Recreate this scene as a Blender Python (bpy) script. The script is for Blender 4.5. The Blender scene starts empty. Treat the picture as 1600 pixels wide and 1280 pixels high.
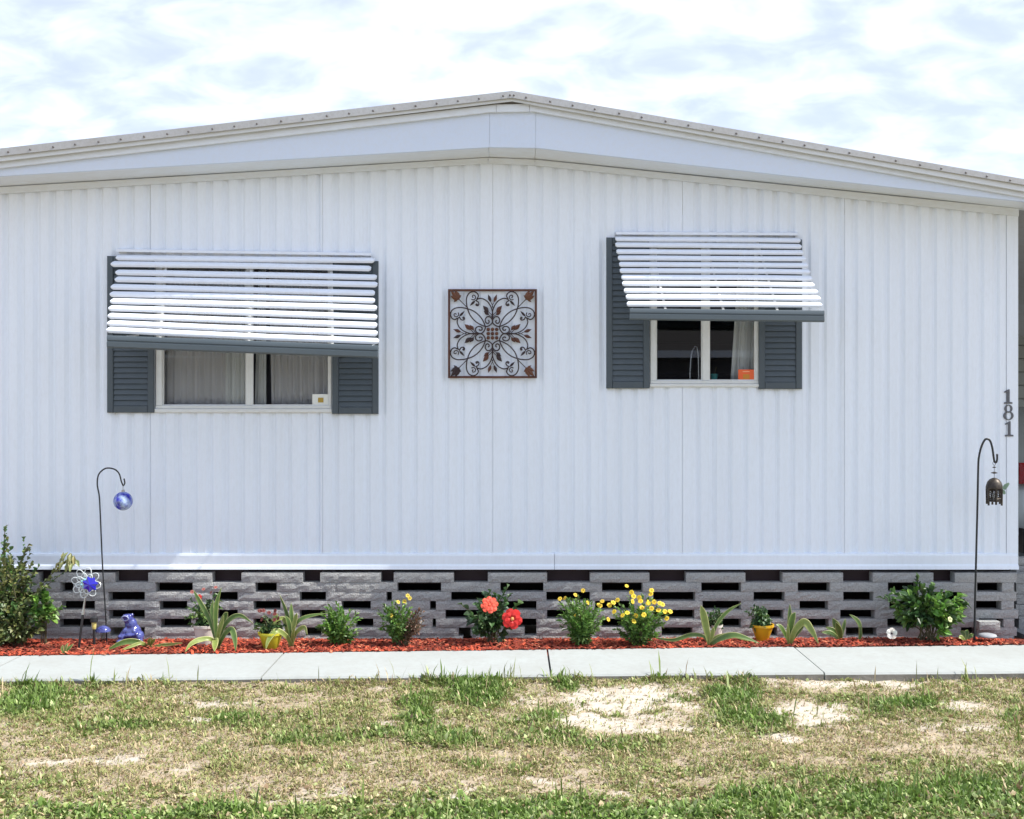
import bpy, math, random
import numpy as np
from mathutils import Vector, Matrix

random.seed(7)
rng = np.random.default_rng(7)
scene = bpy.context.scene
C = scene.collection
R = math.radians

# ------------------------------------------------------------------ camera
F, CX, CY, CH = 1800.0, 800.0, 640.0, 1.67      # focal length in photo pixels, principal point, eye height
cam = bpy.data.cameras.new('camera')
cam.sensor_fit = 'HORIZONTAL'; cam.sensor_width = 36.0; cam.lens = 36.0 * F / 1600.0
cam.clip_start = 0.05; cam.clip_end = 2000
camo = bpy.data.objects.new('camera', cam); C.objects.link(camo)
camo.location = (0, 0, CH); camo.rotation_euler = (R(90), 0, 0)
scene.camera = camo

# ------------------------------------------------------------------ sky, sun, exposure
SUN = Vector((0.80, -0.129, 1.0)).normalized()          # towards the sun: from the right, almost in the wall's plane
world = bpy.data.worlds.new('World'); scene.world = world; world.use_nodes = True
nt = world.node_tree; nt.nodes.clear(); N = nt.nodes.new; L = nt.links.new
wout = N('ShaderNodeOutputWorld'); bg = N('ShaderNodeBackground'); bg.inputs[1].default_value = 0.12
sky = N('ShaderNodeTexSky'); sky.sky_type = 'NISHITA'; sky.sun_disc = False
sky.sun_elevation = math.asin(SUN.z); sky.sun_rotation = math.atan2(SUN.x, SUN.y)
sky.dust_density = 0.6; sky.ozone_density = 1.5
tc = N('ShaderNodeTexCoord'); sep = N('ShaderNodeSeparateXYZ'); L(tc.outputs['Generated'], sep.inputs[0])
zz = N('ShaderNodeMath'); zz.operation = 'MAXIMUM'; L(sep.outputs[2], zz.inputs[0]); zz.inputs[1].default_value = 0.0
za = N('ShaderNodeMath'); za.operation = 'ADD'; L(zz.outputs[0], za.inputs[0]); za.inputs[1].default_value = 0.34
dx = N('ShaderNodeMath'); dx.operation = 'DIVIDE'; L(sep.outputs[0], dx.inputs[0]); L(za.outputs[0], dx.inputs[1])
dy = N('ShaderNodeMath'); dy.operation = 'DIVIDE'; L(sep.outputs[1], dy.inputs[0]); L(za.outputs[0], dy.inputs[1])
cmb = N('ShaderNodeCombineXYZ'); L(dx.outputs[0], cmb.inputs[0]); L(dy.outputs[0], cmb.inputs[1])
mp = N('ShaderNodeMapping'); mp.inputs['Rotation'].default_value = (0, 0, R(24)); mp.inputs['Scale'].default_value = (1.0, 1.35, 1.0)
L(cmb.outputs[0], mp.inputs[0])
n1 = N('ShaderNodeTexNoise'); n1.inputs['Scale'].default_value = 8.5; n1.inputs['Detail'].default_value = 4; n1.inputs['Roughness'].default_value = 0.52
n1.inputs['Distortion'].default_value = 0.35
L(mp.outputs[0], n1.inputs['Vector'])
n2 = N('ShaderNodeTexNoise'); n2.inputs['Scale'].default_value = 1.5; n2.inputs['Detail'].default_value = 2
L(mp.outputs[0], n2.inputs['Vector'])
ad = N('ShaderNodeMath'); ad.operation = 'MULTIPLY_ADD'; L(n2.outputs[0], ad.inputs[0]); ad.inputs[1].default_value = 0.5; L(n1.outputs[0], ad.inputs[2])
cr = N('ShaderNodeMapRange'); cr.interpolation_type = 'SMOOTHSTEP'
cr.inputs['From Min'].default_value = 0.54; cr.inputs['From Max'].default_value = 1.02
cr.inputs['To Min'].default_value = 0.0; cr.inputs['To Max'].default_value = 1.0
L(ad.outputs[0], cr.inputs['Value'])
cmix = N('ShaderNodeMix'); cmix.data_type = 'RGBA'
L(cr.outputs[0], cmix.inputs['Factor']); sgm = N('ShaderNodeMix'); sgm.data_type = 'RGBA'; sgm.inputs['Factor'].default_value = 0.82; L(sky.outputs[0], sgm.inputs['A']); sgm.inputs['B'].default_value = (2.3, 2.5, 3.3, 1); L(sgm.outputs['Result'], cmix.inputs['A']); cmix.inputs['B'].default_value = (3.75, 4.15, 4.8, 1)
L(cmix.outputs['Result'], bg.inputs[0]); L(bg.outputs[0], wout.inputs[0])

sl = bpy.data.lights.new('sun', 'SUN'); sl.energy = 2.9; sl.angle = R(0.6); sl.color = (1.0, 0.955, 0.88)
so = bpy.data.objects.new('sun', sl); C.objects.link(so); so.location = (6, -2, 9)
so.rotation_euler = (-SUN).to_track_quat('-Z', 'Y').to_euler()

vs = scene.view_settings
vs.view_transform = 'Standard'; vs.look = 'None'; vs.exposure = 1.45; vs.gamma = 1.0
try: vs.use_curve_mapping = False
except Exception: pass

# ------------------------------------------------------------------ helpers
def P(px, py, y):
    return Vector(((px - CX) / F * y, y, CH - (py - CY) / F * y))
def PX(px, y): return (px - CX) / F * y
def PZ(py, y): return CH - (py - CY) / F * y
def ground_y(py, z): return (CH - z) * F / (py - CY)

ORG = {}
def org(o): return ORG.get(o.name, Vector((0, 0, 0))) if o else Vector((0, 0, 0))

def tag(o, label=None, cat=None, group=None, kind=None):
    if label: o['label'] = label
    if cat: o['category'] = cat
    if group: o['group'] = group
    if kind: o['kind'] = kind
    return o

def empty(name, loc, label=None, cat=None, group=None, kind=None):
    o = bpy.data.objects.new(name, None); C.objects.link(o)
    o.location = loc; o.empty_display_size = 0.1; ORG[o.name] = Vector(loc)
    return tag(o, label, cat, group, kind)

class MB:
    def __init__(s): s.v = []; s.f = []; s.c = []; s.m = []
    def add(s, vs_, fs, col=None, mi=0):
        b = len(s.v); s.v.extend([tuple(p) for p in vs_])
        if col is not None:
            s.c.extend(col if isinstance(col[0], (tuple, list)) else [col] * len(vs_))
        elif s.c: s.c.extend([(1, 1, 1)] * len(vs_))
        for f in fs: s.f.append(tuple(i + b for i in f)); s.m.append(mi)
        return s
    def box(s, x0, x1, y0, y1, z0, z1, mi=0, col=None):
        return s.add([(x0,y0,z0),(x1,y0,z0),(x1,y1,z0),(x0,y1,z0),(x0,y0,z1),(x1,y0,z1),(x1,y1,z1),(x0,y1,z1)],
                     [(3,2,1,0),(4,5,6,7),(0,1,5,4),(1,2,6,5),(2,3,7,6),(3,0,4,7)], col, mi)
    def cbox(s, x0, x1, y0, y1, z0, z1, b=0.004, mi=0):
        # box whose front (low-y) edges are chamfered
        V = [(x0,y1,z0),(x1,y1,z0),(x1,y1,z1),(x0,y1,z1),(x0,y0+b,z0),(x1,y0+b,z0),(x1,y0+b,z1),(x0,y0+b,z1),
             (x0+b,y0,z0+b),(x1-b,y0,z0+b),(x1-b,y0,z1-b),(x0+b,y0,z1-b)]
        Fc = [(0,3,2,1),(0,1,5,4),(1,2,6,5),(2,3,7,6),(3,0,4,7),(4,5,9,8),(5,6,10,9),(6,7,11,10),(7,4,8,11),(8,9,10,11)]
        return s.add(V, Fc, None, mi)
    def ring_loft(s, rings, close=True, caps=True, col=None, mi=0):
        n = len(rings[0]); V = [p for r in rings for p in r]; Fc = []
        for i in range(len(rings) - 1):
            for j in range(n if close else n - 1):
                k = (j + 1) % n
                Fc.append((i*n+j, i*n+k, (i+1)*n+k, (i+1)*n+j))
        if caps and close:
            Fc.append(tuple(range(n - 1, -1, -1))); Fc.append(tuple((len(rings)-1)*n + j for j in range(n)))
        return s.add(V, Fc, col, mi)
    def tube(s, pts, r, n=8, col=None, mi=0):
        pts = [Vector(p) for p in pts]; m = len(pts)
        rr = r if isinstance(r, (list, tuple)) else [r] * m
        rings = []; ref = None
        for i in range(m):
            t = (pts[min(i+1, m-1)] - pts[max(i-1, 0)])
            t = t.normalized() if t.length > 1e-9 else Vector((0,0,1))
            if ref is None:
                ref = t.orthogonal().normalized()
            u = (ref - t * ref.dot(t))
            u = u.normalized() if u.length > 1e-6 else t.orthogonal().normalized()
            ref = u; w = t.cross(u)
            rings.append([pts[i] + (u*math.cos(a) + w*math.sin(a)) * rr[i] for a in [2*math.pi*k/n for k in range(n)]])
        return s.ring_loft(rings, True, True, col, mi)
    def lathe(s, prof, c, n=20, col=None, mi=0, axis=None):
        c = Vector(c); q = Vector((0,0,1)).rotation_difference(Vector(axis)) if axis else None
        rings = []
        for r, z in prof:
            ring = []
            for k in range(n):
                p = Vector((r*math.cos(2*math.pi*k/n), r*math.sin(2*math.pi*k/n), z))
                ring.append(c + (q @ p if q else p))
            rings.append(ring)
        return s.ring_loft(rings, True, True, col, mi)
    def ball(s, c, rx, ry=None, rz=None, n=14, m=9, col=None, mi=0, rot=None):
        ry = ry or rx; rz = rz or rx; c = Vector(c); rings = []
        for i in range(m + 1):
            th = math.pi * (i / m); th = min(max(th, 0.02), math.pi - 0.02)
            ring = []
            for k in range(n):
                a = 2*math.pi*k/n
                p = Vector((rx*math.sin(th)*math.cos(a), ry*math.sin(th)*math.sin(a), -rz*math.cos(th)))
                if rot is not None: p = rot @ p
                ring.append(c + p)
            rings.append(ring)
        return s.ring_loft(rings, True, True, col, mi)
    def extrude(s, poly, y0, y1, mi=0):
        # polygon in (x, z), extruded along y
        n = len(poly)
        V = [(x, y0, z) for x, z in poly] + [(x, y1, z) for x, z in poly]
        Fc = [tuple(range(n)), tuple(range(2*n-1, n-1, -1))] + [(i, n+i, n+(i+1) % n, (i+1) % n) for i in range(n)]
        return s.add(V, Fc, None, mi)
    def build(s, name, mat, parent=None, smooth=False, base=None):
        me = bpy.data.meshes.new(name)
        o = bpy.data.objects.new(name, me)
        og = org(parent) if parent else (Vector(base) if base is not None else Vector((0,0,0)))
        V = np.array(s.v, dtype=np.float64).reshape(-1, 3) - np.array(og)
        me.from_pydata(V.tolist(), [], s.f); me.validate(clean_customdata=False)
        for m_ in (mat if isinstance(mat, (list, tuple)) else [mat]): me.materials.append(m_)
        if s.c and len(s.c) == len(s.v):
            at = me.attributes.new('Col', 'FLOAT_COLOR', 'POINT')
            arr = np.ones((len(s.v), 4), dtype=np.float32); arr[:, :3] = np.array(s.c, dtype=np.float32)
            at.data.foreach_set('color', arr.ravel())
        if any(s.m) and len(s.m) == len(me.polygons): me.polygons.foreach_set('material_index', s.m)
        if smooth: me.polygons.foreach_set('use_smooth', [True] * len(me.polygons))
        me.update()
        C.objects.link(o)
        if parent: o.parent = parent; ORG[o.name] = org(parent)
        else: o.location = og; ORG[o.name] = og
        return o

def autosmooth(o, ang=40):
    me = o.data
    me.polygons.foreach_set('use_smooth', [True] * len(me.polygons))
    try: me.set_sharp_from_angle(angle=R(ang))
    except Exception: pass
    return o

def spline(pts, k=8):
    pts = [Vector(p) for p in pts]
    q = [pts[0]*2 - pts[1]] + pts + [pts[-1]*2 - pts[-2]]; out = []
    for i in range(1, len(q) - 2):
        a, b, c, d = q[i-1], q[i], q[i+1], q[i+2]
        for j in range(k):
            t = j / k
            out.append(0.5 * ((2*b) + (c-a)*t + (2*a-5*b+4*c-d)*t*t + (3*b-a-3*c+d)*t**3))
    out.append(pts[-1]); return out

# ------------------------------------------------------------------ materials
def mat(name, col, rough=0.6, metal=0.0, spec=0.5, noise=None, bump=None, attr=False, transl=0.0, coat=0.0, streak=None):
    m = bpy.data.materials.new(name); m.use_nodes = True
    t = m.node_tree; b = t.nodes['Principled BSDF']
    b.inputs['Base Color'].default_value = (*col, 1); b.inputs['Roughness'].default_value = rough
    b.inputs['Metallic'].default_value = metal; b.inputs['Specular IOR Level'].default_value = spec
    b.inputs['Coat Weight'].default_value = coat
    n = t.nodes.new; l = t.links.new
    tcn = n('ShaderNodeTexCoord')
    src = None
    if attr:
        a = n('ShaderNodeAttribute'); a.attribute_name = 'Col'; src = a.outputs['Color']
    if noise:
        for (sc, amt, c2, stretch) in noise:
            mpn = n('ShaderNodeMapping'); mpn.inputs['Scale'].default_value = stretch; l(tcn.outputs['Object'], mpn.inputs[0])
            nz = n('ShaderNodeTexNoise'); nz.inputs['Scale'].default_value = sc; nz.inputs['Detail'].default_value = 5; nz.inputs['Roughness'].default_value = 0.6
            l(mpn.outputs[0], nz.inputs['Vector'])
            rp = n('ShaderNodeMapRange'); rp.inputs['From Min'].default_value = 0.42; rp.inputs['From Max'].default_value = 0.7
            rp.inputs['To Max'].default_value = amt; l(nz.outputs[0], rp.inputs['Value'])
            mx = n('ShaderNodeMix'); mx.data_type = 'RGBA'; l(rp.outputs[0], mx.inputs['Factor'])
            if src is not None: l(src, mx.inputs['A'])
            else: mx.inputs['A'].default_value = (*col, 1)
            mx.inputs['B'].default_value = (*c2, 1); src = mx.outputs['Result']
    if src is not None: l(src, b.inputs['Base Color'])
    if bump:
        sc, st, dist = bump
        nz = n('ShaderNodeTexNoise'); nz.inputs['Scale'].default_value = sc; nz.inputs['Detail'].default_value = 6; nz.inputs['Roughness'].default_value = 0.65
        l(tcn.outputs['Object'], nz.inputs['Vector'])
        bp = n('ShaderNodeBump'); bp.inputs['Strength'].default_value = st; bp.inputs['Distance'].default_value = dist
        l(nz.outputs[0], bp.inputs['Height']); l(bp.outputs[0], b.inputs['Normal'])
    if transl > 0:
        tr = n('ShaderNodeBsdfTranslucent'); ms = n('ShaderNodeMixShader'); ms.inputs[0].default_value = transl
        if src is not None: l(src, tr.inputs[0])
        else: tr.inputs[0].default_value = (*col, 1)
        l(b.outputs[0], ms.inputs[1]); l(tr.outputs[0], ms.inputs[2]); l(ms.outputs[0], t.nodes['Material Output'].inputs[0])
    return m

def glass(name, tint=(1, 1, 1), ior=1.45, rough=0.0):
    m = bpy.data.materials.new(name); m.use_nodes = True; t = m.node_tree; t.nodes.clear()
    n = t.nodes.new; l = t.links.new
    o = n('ShaderNodeOutputMaterial'); tr = n('ShaderNodeBsdfTransparent'); tr.inputs[0].default_value = (*tint, 1)
    g = n('ShaderNodeBsdfGlossy'); g.inputs['Roughness'].default_value = rough; fr = n('ShaderNodeFresnel'); fr.inputs[0].default_value = ior
    ms = n('ShaderNodeMixShader'); l(fr.outputs[0], ms.inputs[0]); l(tr.outputs[0], ms.inputs[1]); l(g.outputs[0], ms.inputs[2]); l(ms.outputs[0], o.inputs[0])
    return m

W1 = (1, 1, 1)
M = {}
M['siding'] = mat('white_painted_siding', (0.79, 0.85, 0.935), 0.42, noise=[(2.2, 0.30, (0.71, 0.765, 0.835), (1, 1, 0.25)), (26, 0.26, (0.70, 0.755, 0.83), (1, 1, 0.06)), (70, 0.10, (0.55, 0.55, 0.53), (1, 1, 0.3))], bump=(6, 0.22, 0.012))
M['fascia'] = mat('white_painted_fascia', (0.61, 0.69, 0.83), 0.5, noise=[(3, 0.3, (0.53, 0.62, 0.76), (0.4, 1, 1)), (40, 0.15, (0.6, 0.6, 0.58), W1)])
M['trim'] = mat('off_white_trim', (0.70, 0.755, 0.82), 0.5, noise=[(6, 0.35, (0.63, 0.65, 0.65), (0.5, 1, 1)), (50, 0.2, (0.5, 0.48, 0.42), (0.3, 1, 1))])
M['roofedge'] = mat('weathered_roof_metal', (0.44, 0.45, 0.46), 0.55, 0.2, noise=[(8, 0.5, (0.36, 0.34, 0.31), (0.3, 1, 1)), (60, 0.3, (0.25, 0.23, 0.2), W1)])
M['rooflight'] = mat('pale_roof_metal', (0.66, 0.69, 0.71), 0.45, 0.1, noise=[(8, 0.4, (0.55, 0.57, 0.58), (0.3, 1, 1))])
M['screw'] = mat('dark_screw', (0.12, 0.11, 0.11), 0.5)
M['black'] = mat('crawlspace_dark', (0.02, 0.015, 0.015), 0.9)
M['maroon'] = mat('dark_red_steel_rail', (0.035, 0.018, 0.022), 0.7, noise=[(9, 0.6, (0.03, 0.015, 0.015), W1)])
M['slate'] = mat('slate_grey_paint', (0.062, 0.082, 0.098), 0.5, noise=[(12, 0.35, (0.085, 0.105, 0.12), W1)])
M['valance'] = mat('slate_grey_metal', (0.075, 0.098, 0.115), 0.38, noise=[(9, 0.4, (0.10, 0.125, 0.14), (0.2, 1, 1))])
M['slat'] = mat('white_awning_aluminium', (0.77, 0.83, 0.93), 0.35, noise=[(14, 0.2, (0.70, 0.73, 0.77), (0.25, 1, 1)), (45, 0.10, (0.42, 0.38, 0.32), (0.4, 1, 1))])
M['frame'] = mat('window_frame_white', (0.70, 0.72, 0.71), 0.45, noise=[(20, 0.3, (0.55, 0.56, 0.53), W1)])
M['glass'] = glass('window_glass', (0.96, 0.97, 0.97), 1.55)
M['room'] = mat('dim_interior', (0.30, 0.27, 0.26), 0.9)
M['roomdark'] = mat('dark_interior_added_boards', (0.035, 0.034, 0.042), 0.7)
M['curtain'] = mat('sheer_curtain', (0.80, 0.79, 0.80), 0.9, transl=0.08)
M['curtain2'] = mat('pale_curtain', (0.92, 0.94, 0.93), 0.9, transl=0.08)
M['card'] = mat('white_card', (0.78, 0.80, 0.76), 0.6)
M['gold'] = mat('gold_print', (0.42, 0.28, 0.04), 0.5)
M['orange'] = mat('orange_card', (0.80, 0.13, 0.03), 0.5)
M['orange2'] = mat('ochre_print', (0.55, 0.22, 0.02), 0.5)
M['peach'] = mat('peach_print', (0.9, 0.45, 0.25), 0.5)
M['teal'] = mat('teal_ceramic', (0.05, 0.30, 0.30), 0.3)
M['block'] = mat('split_face_concrete', (0.42, 0.43, 0.425), 0.95, spec=0.2, noise=[(9, 0.4, (0.31, 0.315, 0.32), W1), (110, 0.7, (0.20, 0.20, 0.205), W1), (60, 0.45, (0.52, 0.52, 0.50), (1, 1, 1.01)), (5, 0.25, (0.50, 0.47, 0.43), W1)], bump=(90, 1.0, 0.014))
M['concrete'] = mat('pale_concrete', (0.35, 0.375, 0.37), 0.9, spec=0.2, noise=[(1.6, 0.55, (0.30, 0.315, 0.305), W1), (9, 0.35, (0.29, 0.295, 0.28), (1, .6, 1)), (30, 0.3, (0.26, 0.265, 0.245), W1), (150, 0.25, (0.27, 0.27, 0.25), W1)], bump=(160, 0.2, 0.003))
M['edge'] = mat('dark_concrete_edge', (0.20, 0.19, 0.17), 0.95, noise=[(12, 0.6, (0.10, 0.09, 0.075), W1)], bump=(40, 0.5, 0.01))  # mottled tone darker than the slab top, used on front faces alone
M['iron'] = mat('black_iron', (0.022, 0.024, 0.028), 0.4, 0.4, noise=[(30, 0.4, (0.05, 0.045, 0.04), W1)])
M['rust'] = mat('brown_bronze_iron', (0.085, 0.032, 0.022), 0.5, 0.3, noise=[(22, 0.6, (0.16, 0.06, 0.03), W1)])
M['rustdk'] = mat('dark_bronze_iron', (0.035, 0.02, 0.022), 0.5, 0.3)
M['rustlt'] = mat('copper_highlight_iron', (0.14, 0.055, 0.028), 0.45, 0.35, noise=[(25, 0.5, (0.07, 0.03, 0.02), W1)])
M['digit'] = mat('dark_grey_digit', (0.10, 0.105, 0.12), 0.45)
M['leaf'] = mat('leaf_green', (0.08, 0.16, 0.04), 0.45, attr=True, transl=0.28)
M['strap'] = mat('variegated_strap_leaf', (0.1, 0.2, 0.05), 0.4, attr=True, transl=0.22)
M['petal'] = mat('petal', (0.8, 0.1, 0.05), 0.6, attr=True, transl=0.25)
M['stem'] = mat('green_brown_stem', (0.10, 0.085, 0.045), 0.8, noise=[(30, 0.5, (0.06, 0.08, 0.03), W1)])
M['grass'] = mat('grass_blades', (0.1, 0.15, 0.05), 0.6, attr=True, transl=0.25)
M['mulch'] = mat('red_mulch_bed', (0.20, 0.035, 0.015), 0.95, noise=[(30, 0.7, (0.10, 0.018, 0.008), W1), (9, 0.4, (0.30, 0.06, 0.02), W1)], bump=(60, 1.0, 0.02))
M['chips'] = mat('red_mulch_chips', (0.3, 0.05, 0.02), 0.9, attr=True)
M['pot_white'] = mat('off_white_pot', (0.62, 0.58, 0.53), 0.6, noise=[(14, 0.4, (0.5, 0.46, 0.41), W1)])
M['pot_yellow'] = mat('yellow_glazed_pot', (0.62, 0.36, 0.015), 0.3, noise=[(10, 0.3, (0.5, 0.28, 0.02), W1)])
M['pot_lime'] = mat('lime_yellow_pot', (0.50, 0.47, 0.03), 0.35)
M['soil'] = mat('potting_soil', (0.03, 0.022, 0.015), 1.0)
M['blueglaze'] = mat('blue_glazed_ceramic', (0.04, 0.05, 0.23), 0.14, coat=0.5, noise=[(22, 0.7, (0.15, 0.18, 0.42), W1), (30, 0.8, (0.02, 0.015, 0.10), W1)])
M['frogrim'] = mat('pale_blue_glaze', (0.36, 0.40, 0.60), 0.15, coat=0.5)
M['blueglass'] = mat('cobalt_glass', (0.012, 0.008, 0.40), 0.12, coat=0.7)
M['clearwire'] = mat('silver_wire', (0.45, 0.46, 0.47), 0.25, 0.8)
M['petalwire'] = mat('pale_glass_petal', (0.62, 0.66, 0.66), 0.12, coat=0.5)
M['aqua'] = mat('aqua_bead', (0.25, 0.50, 0.55), 0.2)
M['swirl'] = mat('blue_white_swirl_glass', (0.025, 0.025, 0.45), 0.06, coat=0.3, noise=[(22, 1.0, (0.012, 0.008, 0.15), (1, 1, 1.6)), (17, 0.8, (0.60, 0.78, 0.92), (1, 1.3, .8))])
M['lampglass'] = mat('amber_lamp_lens', (0.55, 0.48, 0.16), 0.25)
M['plasticblack'] = mat('black_plastic', (0.018, 0.018, 0.02), 0.4)
M['lantern'] = mat('aged_bronze_lantern', (0.045, 0.038, 0.032), 0.45, 0.6, noise=[(35, 0.6, (0.14, 0.12, 0.09), W1), (50, 0.5, (0.03, 0.02, 0.02), W1)])
M['frosted'] = glass('frosted_glass', (0.75, 0.78, 0.74), 1.45, 0.3)
M['wing'] = mat('pale_green_wing', (0.35, 0.48, 0.36), 0.3, transl=0.5)
M['stone'] = mat('pale_stone', (0.26, 0.27, 0.29), 0.7, noise=[(30, 0.4, (0.35, 0.36, 0.38), W1)])
M['carwhite'] = mat('silver_white_car_paint', (0.42, 0.46, 0.46), 0.3, 0.2, coat=0.7)
M['carblack'] = mat('black_car_trim', (0.02, 0.02, 0.022), 0.5)
M['carglass'] = mat('dark_car_glass', (0.01, 0.012, 0.015), 0.08)
M['carred'] = mat('red_tail_lamp', (0.32, 0.012, 0.015), 0.15, coat=0.6)
M['shed'] = mat('grey_green_shed', (0.26, 0.28, 0.26), 0.7, noise=[(4, 0.4, (0.2, 0.21, 0.2), W1)])
M['nbwall'] = mat('dark_blue_clapboard', (0.085, 0.095, 0.125), 0.7)
M['nbroof'] = mat('dark_shingles', (0.05, 0.045, 0.045), 0.9, noise=[(20, .5, (.08,.07,.065), W1)])
M['drive'] = mat('grey_driveway', (0.24, 0.25, 0.26), 0.95, noise=[(6, 0.4, (0.19, 0.2, 0.2), W1)], bump=(90, 0.3, 0.004))
#SECTION2 ------------------------------------------------------------------ lawn
YW = 8.33                                     # plane of the siding
SANDS = [(820,1095,60,14,.6),(1180,1072,90,9,.7),(1420,1130,90,12,.6),(250,1190,90,10,.5),(470,1245,140,10,.6),(990,1093,125,20,1.2),(950,1120,150,16,1.1),(1275,1108,55,20,1.2),(1225,1150,55,8,1.1),(1040,1132,80,10,1),(1350,1068,170,8,1.1),
         (1530,1136,40,9,1.1),(1490,1100,100,9,.8),(845,1211,40,9,1),(330,1121,45,9,1),(335,1092,60,8,.9),(620,1125,50,7,.9),(720,1105,60,12,.7),
         (400,1248,90,10,.9),(190,1192,55,8,.8),(60,1188,80,10,.7),(640,1252,70,8,.8),(15,1208,60,12,.7),(560,1236,120,9,.6),(985,1233,50,7,.7),
         (620,1075,60,7,.5),(90,1260,90,9,.6),(1100,1075,90,9,.6),(60,1075,80,5,.5),(1130,1150,60,8,.5),(700,1240,70,7,.5)]
GREENS = [(60,1092,75,20,1.2),(20,1110,40,14,1),(752,1080,48,20,1.3),(660,1108,30,26,1.1),(1148,1088,34,16,1.2),(1175,1122,55,18,1.3),(1400,1098,70,12,1.0),
          (1580,1120,30,10,1.0),(890,1080,22,8,1.1),(850,1122,50,10,.9),(600,1145,110,14,.8),(390,1120,80,14,.8),(500,1155,110,14,.7),(900,1275,420,26,1.1),
          (1450,1245,230,40,1.1),(300,1275,300,12,1.2),(1200,1260,200,30,.9),(720,1150,90,12,.7),(900,1160,120,16,.6),(200,1130,90,10,.7),(530,1200,60,10,.4),
          (860,1150,50,12,.7),(1150,1200,90,14,.6),(730,1190,25,8,.8),(800,1200,30,8,.7),(90,1215,60,16,.5),(1000,1260,150,18,.8),(1050,1090,30,8,.7)]
BROWNS = [(130,1195,140,26,1),(700,1205,170,18,.8),(1330,1160,170,18,.9),(1200,1190,170,16,.7),(480,1180,100,14,.7),(800,1180,120,12,.7),(420,1220,200,18,.9),
          (1060,1235,50,9,.8),(560,1070,80,8,.5),(330,1150,90,12,.5)]
def vnoise(x, y, s, seed):
    r = np.random.default_rng(seed); g = r.random((64, 64))
    u = (x * s) % 64; v = (y * s) % 64
    i = np.floor(u).astype(int) % 64; j = np.floor(v).astype(int) % 64; fu = u - np.floor(u); fv = v - np.floor(v)
    fu = fu*fu*(3-2*fu); fv = fv*fv*(3-2*fv); i2 = (i+1) % 64; j2 = (j+1) % 64
    return g[i,j]*(1-fu)*(1-fv) + g[i2,j]*fu*(1-fv) + g[i,j2]*(1-fu)*fv + g[i2,j2]*fu*fv
def lawn_mask(x, y):
    yy = np.maximum(y, 0.8)
    wob = (vnoise(x, y, 5, 1) - .5) * 0.22; wob2 = (vnoise(x, y, 5, 2) - .5) * 0.35
    px = CX + (x + wob) / yy * F; py = CY + CH / np.maximum(yy + wob2 * 0.6, .6) * F
    near = np.clip((y - 4.35) / .3, 0, 1) * np.clip((2.9 - np.abs(x)/np.maximum(y,1)*2.9/.445*.445) , 0, 1)
    def acc(lst):
        t = np.zeros_like(x)
        for a, b, rx, ry, w in lst: t = np.maximum(t, w * np.exp(-(((px-a)/rx)**2 + ((py-b)/ry)**2) * 0.9))
        return t
    s, g, b = acc(SANDS), acc(GREENS), acc(BROWNS)
    # outside the frame the same kind of patches go on
    far = np.clip((np.abs(x) - 0.43*yy) / 0.3, 0, 1); far = np.maximum(far, np.clip((4.5 - y) / .3, 0, 1))
    q = vnoise(x, y, 1.3, 5)*.65 + vnoise(x, y, 4.1, 6)*.35
    s = s*(1-far) + far*np.clip((q-.62)*6, 0, 1); g = g*(1-far) + far*np.clip((.55-q)*5, 0, 1); b = b*(1-far) + far*.4
    fine = vnoise(x, y, 17, 8)*.6 + vnoise(x, y, 41, 9)*.4
    s = np.clip((s + (fine-.5)*1.1 + (vnoise(x, y, 7, 31)-.55)*.35 - .30) * 1.45, 0, 1); s = s * np.clip(1.25 - g*0.7, 0, 1)
    return s, np.clip(g + (fine-.5)*.35, 0, 1.3), b

def axis(lo, hi, f0, f1, step, coarse):
    a = list(np.arange(f0, f1 + 1e-6, step)); l = [f0]; d = step
    while l[-1] > lo: d *= coarse; l.append(l[-1] - d)
    h = [f1]; d = step
    while h[-1] < hi: d *= coarse; h.append(h[-1] + d)
    return np.array(l[:0:-1] + a + h[1:])
gx = axis(-400, 400, -4.6, 4.6, 0.035, 1.35); gy = axis(-400, 400, 2.6, 7.3, 0.035, 1.35)
XX, YY = np.meshgrid(gx, gy, indexing='ij'); xf, yf = XX.ravel(), YY.ravel()
ms, mg, mb = lawn_mask(xf, yf)
inner = (np.abs(xf) < 4.7) & (yf > 2.5) & (yf < 7.4)
def lawn_z(x, y):
    e = np.exp(-np.maximum(7.02 + x*.036 - y, 0)/.22) * np.clip(.95 - (x-.6)*.35, .25, 1)
    return (vnoise(x, y, 9, 3)-.5)*.02 + (vnoise(x, y, 26, 4)-.5)*.012 - .012 + .034*e
zf = np.where(inner, lawn_z(xf, yf), -.03)
zf = np.where(yf > 7.25, -.06, zf)
nx, ny = len(gx), len(gy)
ii, jj = np.meshgrid(np.arange(nx-1), np.arange(ny-1), indexing='ij'); a = (ii*ny + jj).ravel()
gm = bpy.data.meshes.new('ground')
gm.from_pydata(np.stack([xf, yf, zf], 1).tolist(), [], np.stack([a, a+ny, a+ny+1, a+1], 1).tolist())
att = gm.attributes.new('Col', 'FLOAT_COLOR', 'POINT')
sandc = np.array([.66,.585,.50]); soil = np.array([.31,.245,.165]); grn = np.array([.13,.15,.055])
lit = vnoise(xf, yf, 60, 11)[:, None]
base = soil*(.75+.5*lit); base = base*(1-np.clip(mg,0,1)[:,None]*.6) + grn*np.clip(mg,0,1)[:,None]*.6
colr = base
arr = np.ones((len(xf), 4), dtype=np.float32); arr[:, :3] = colr; att.data.foreach_set('color', arr.ravel())
gm.polygons.foreach_set('use_smooth', [True]*len(gm.polygons))
sat = gm.attributes.new('sand', 'FLOAT', 'POINT'); sat.data.foreach_set('value', ms.astype(np.float32))
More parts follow.
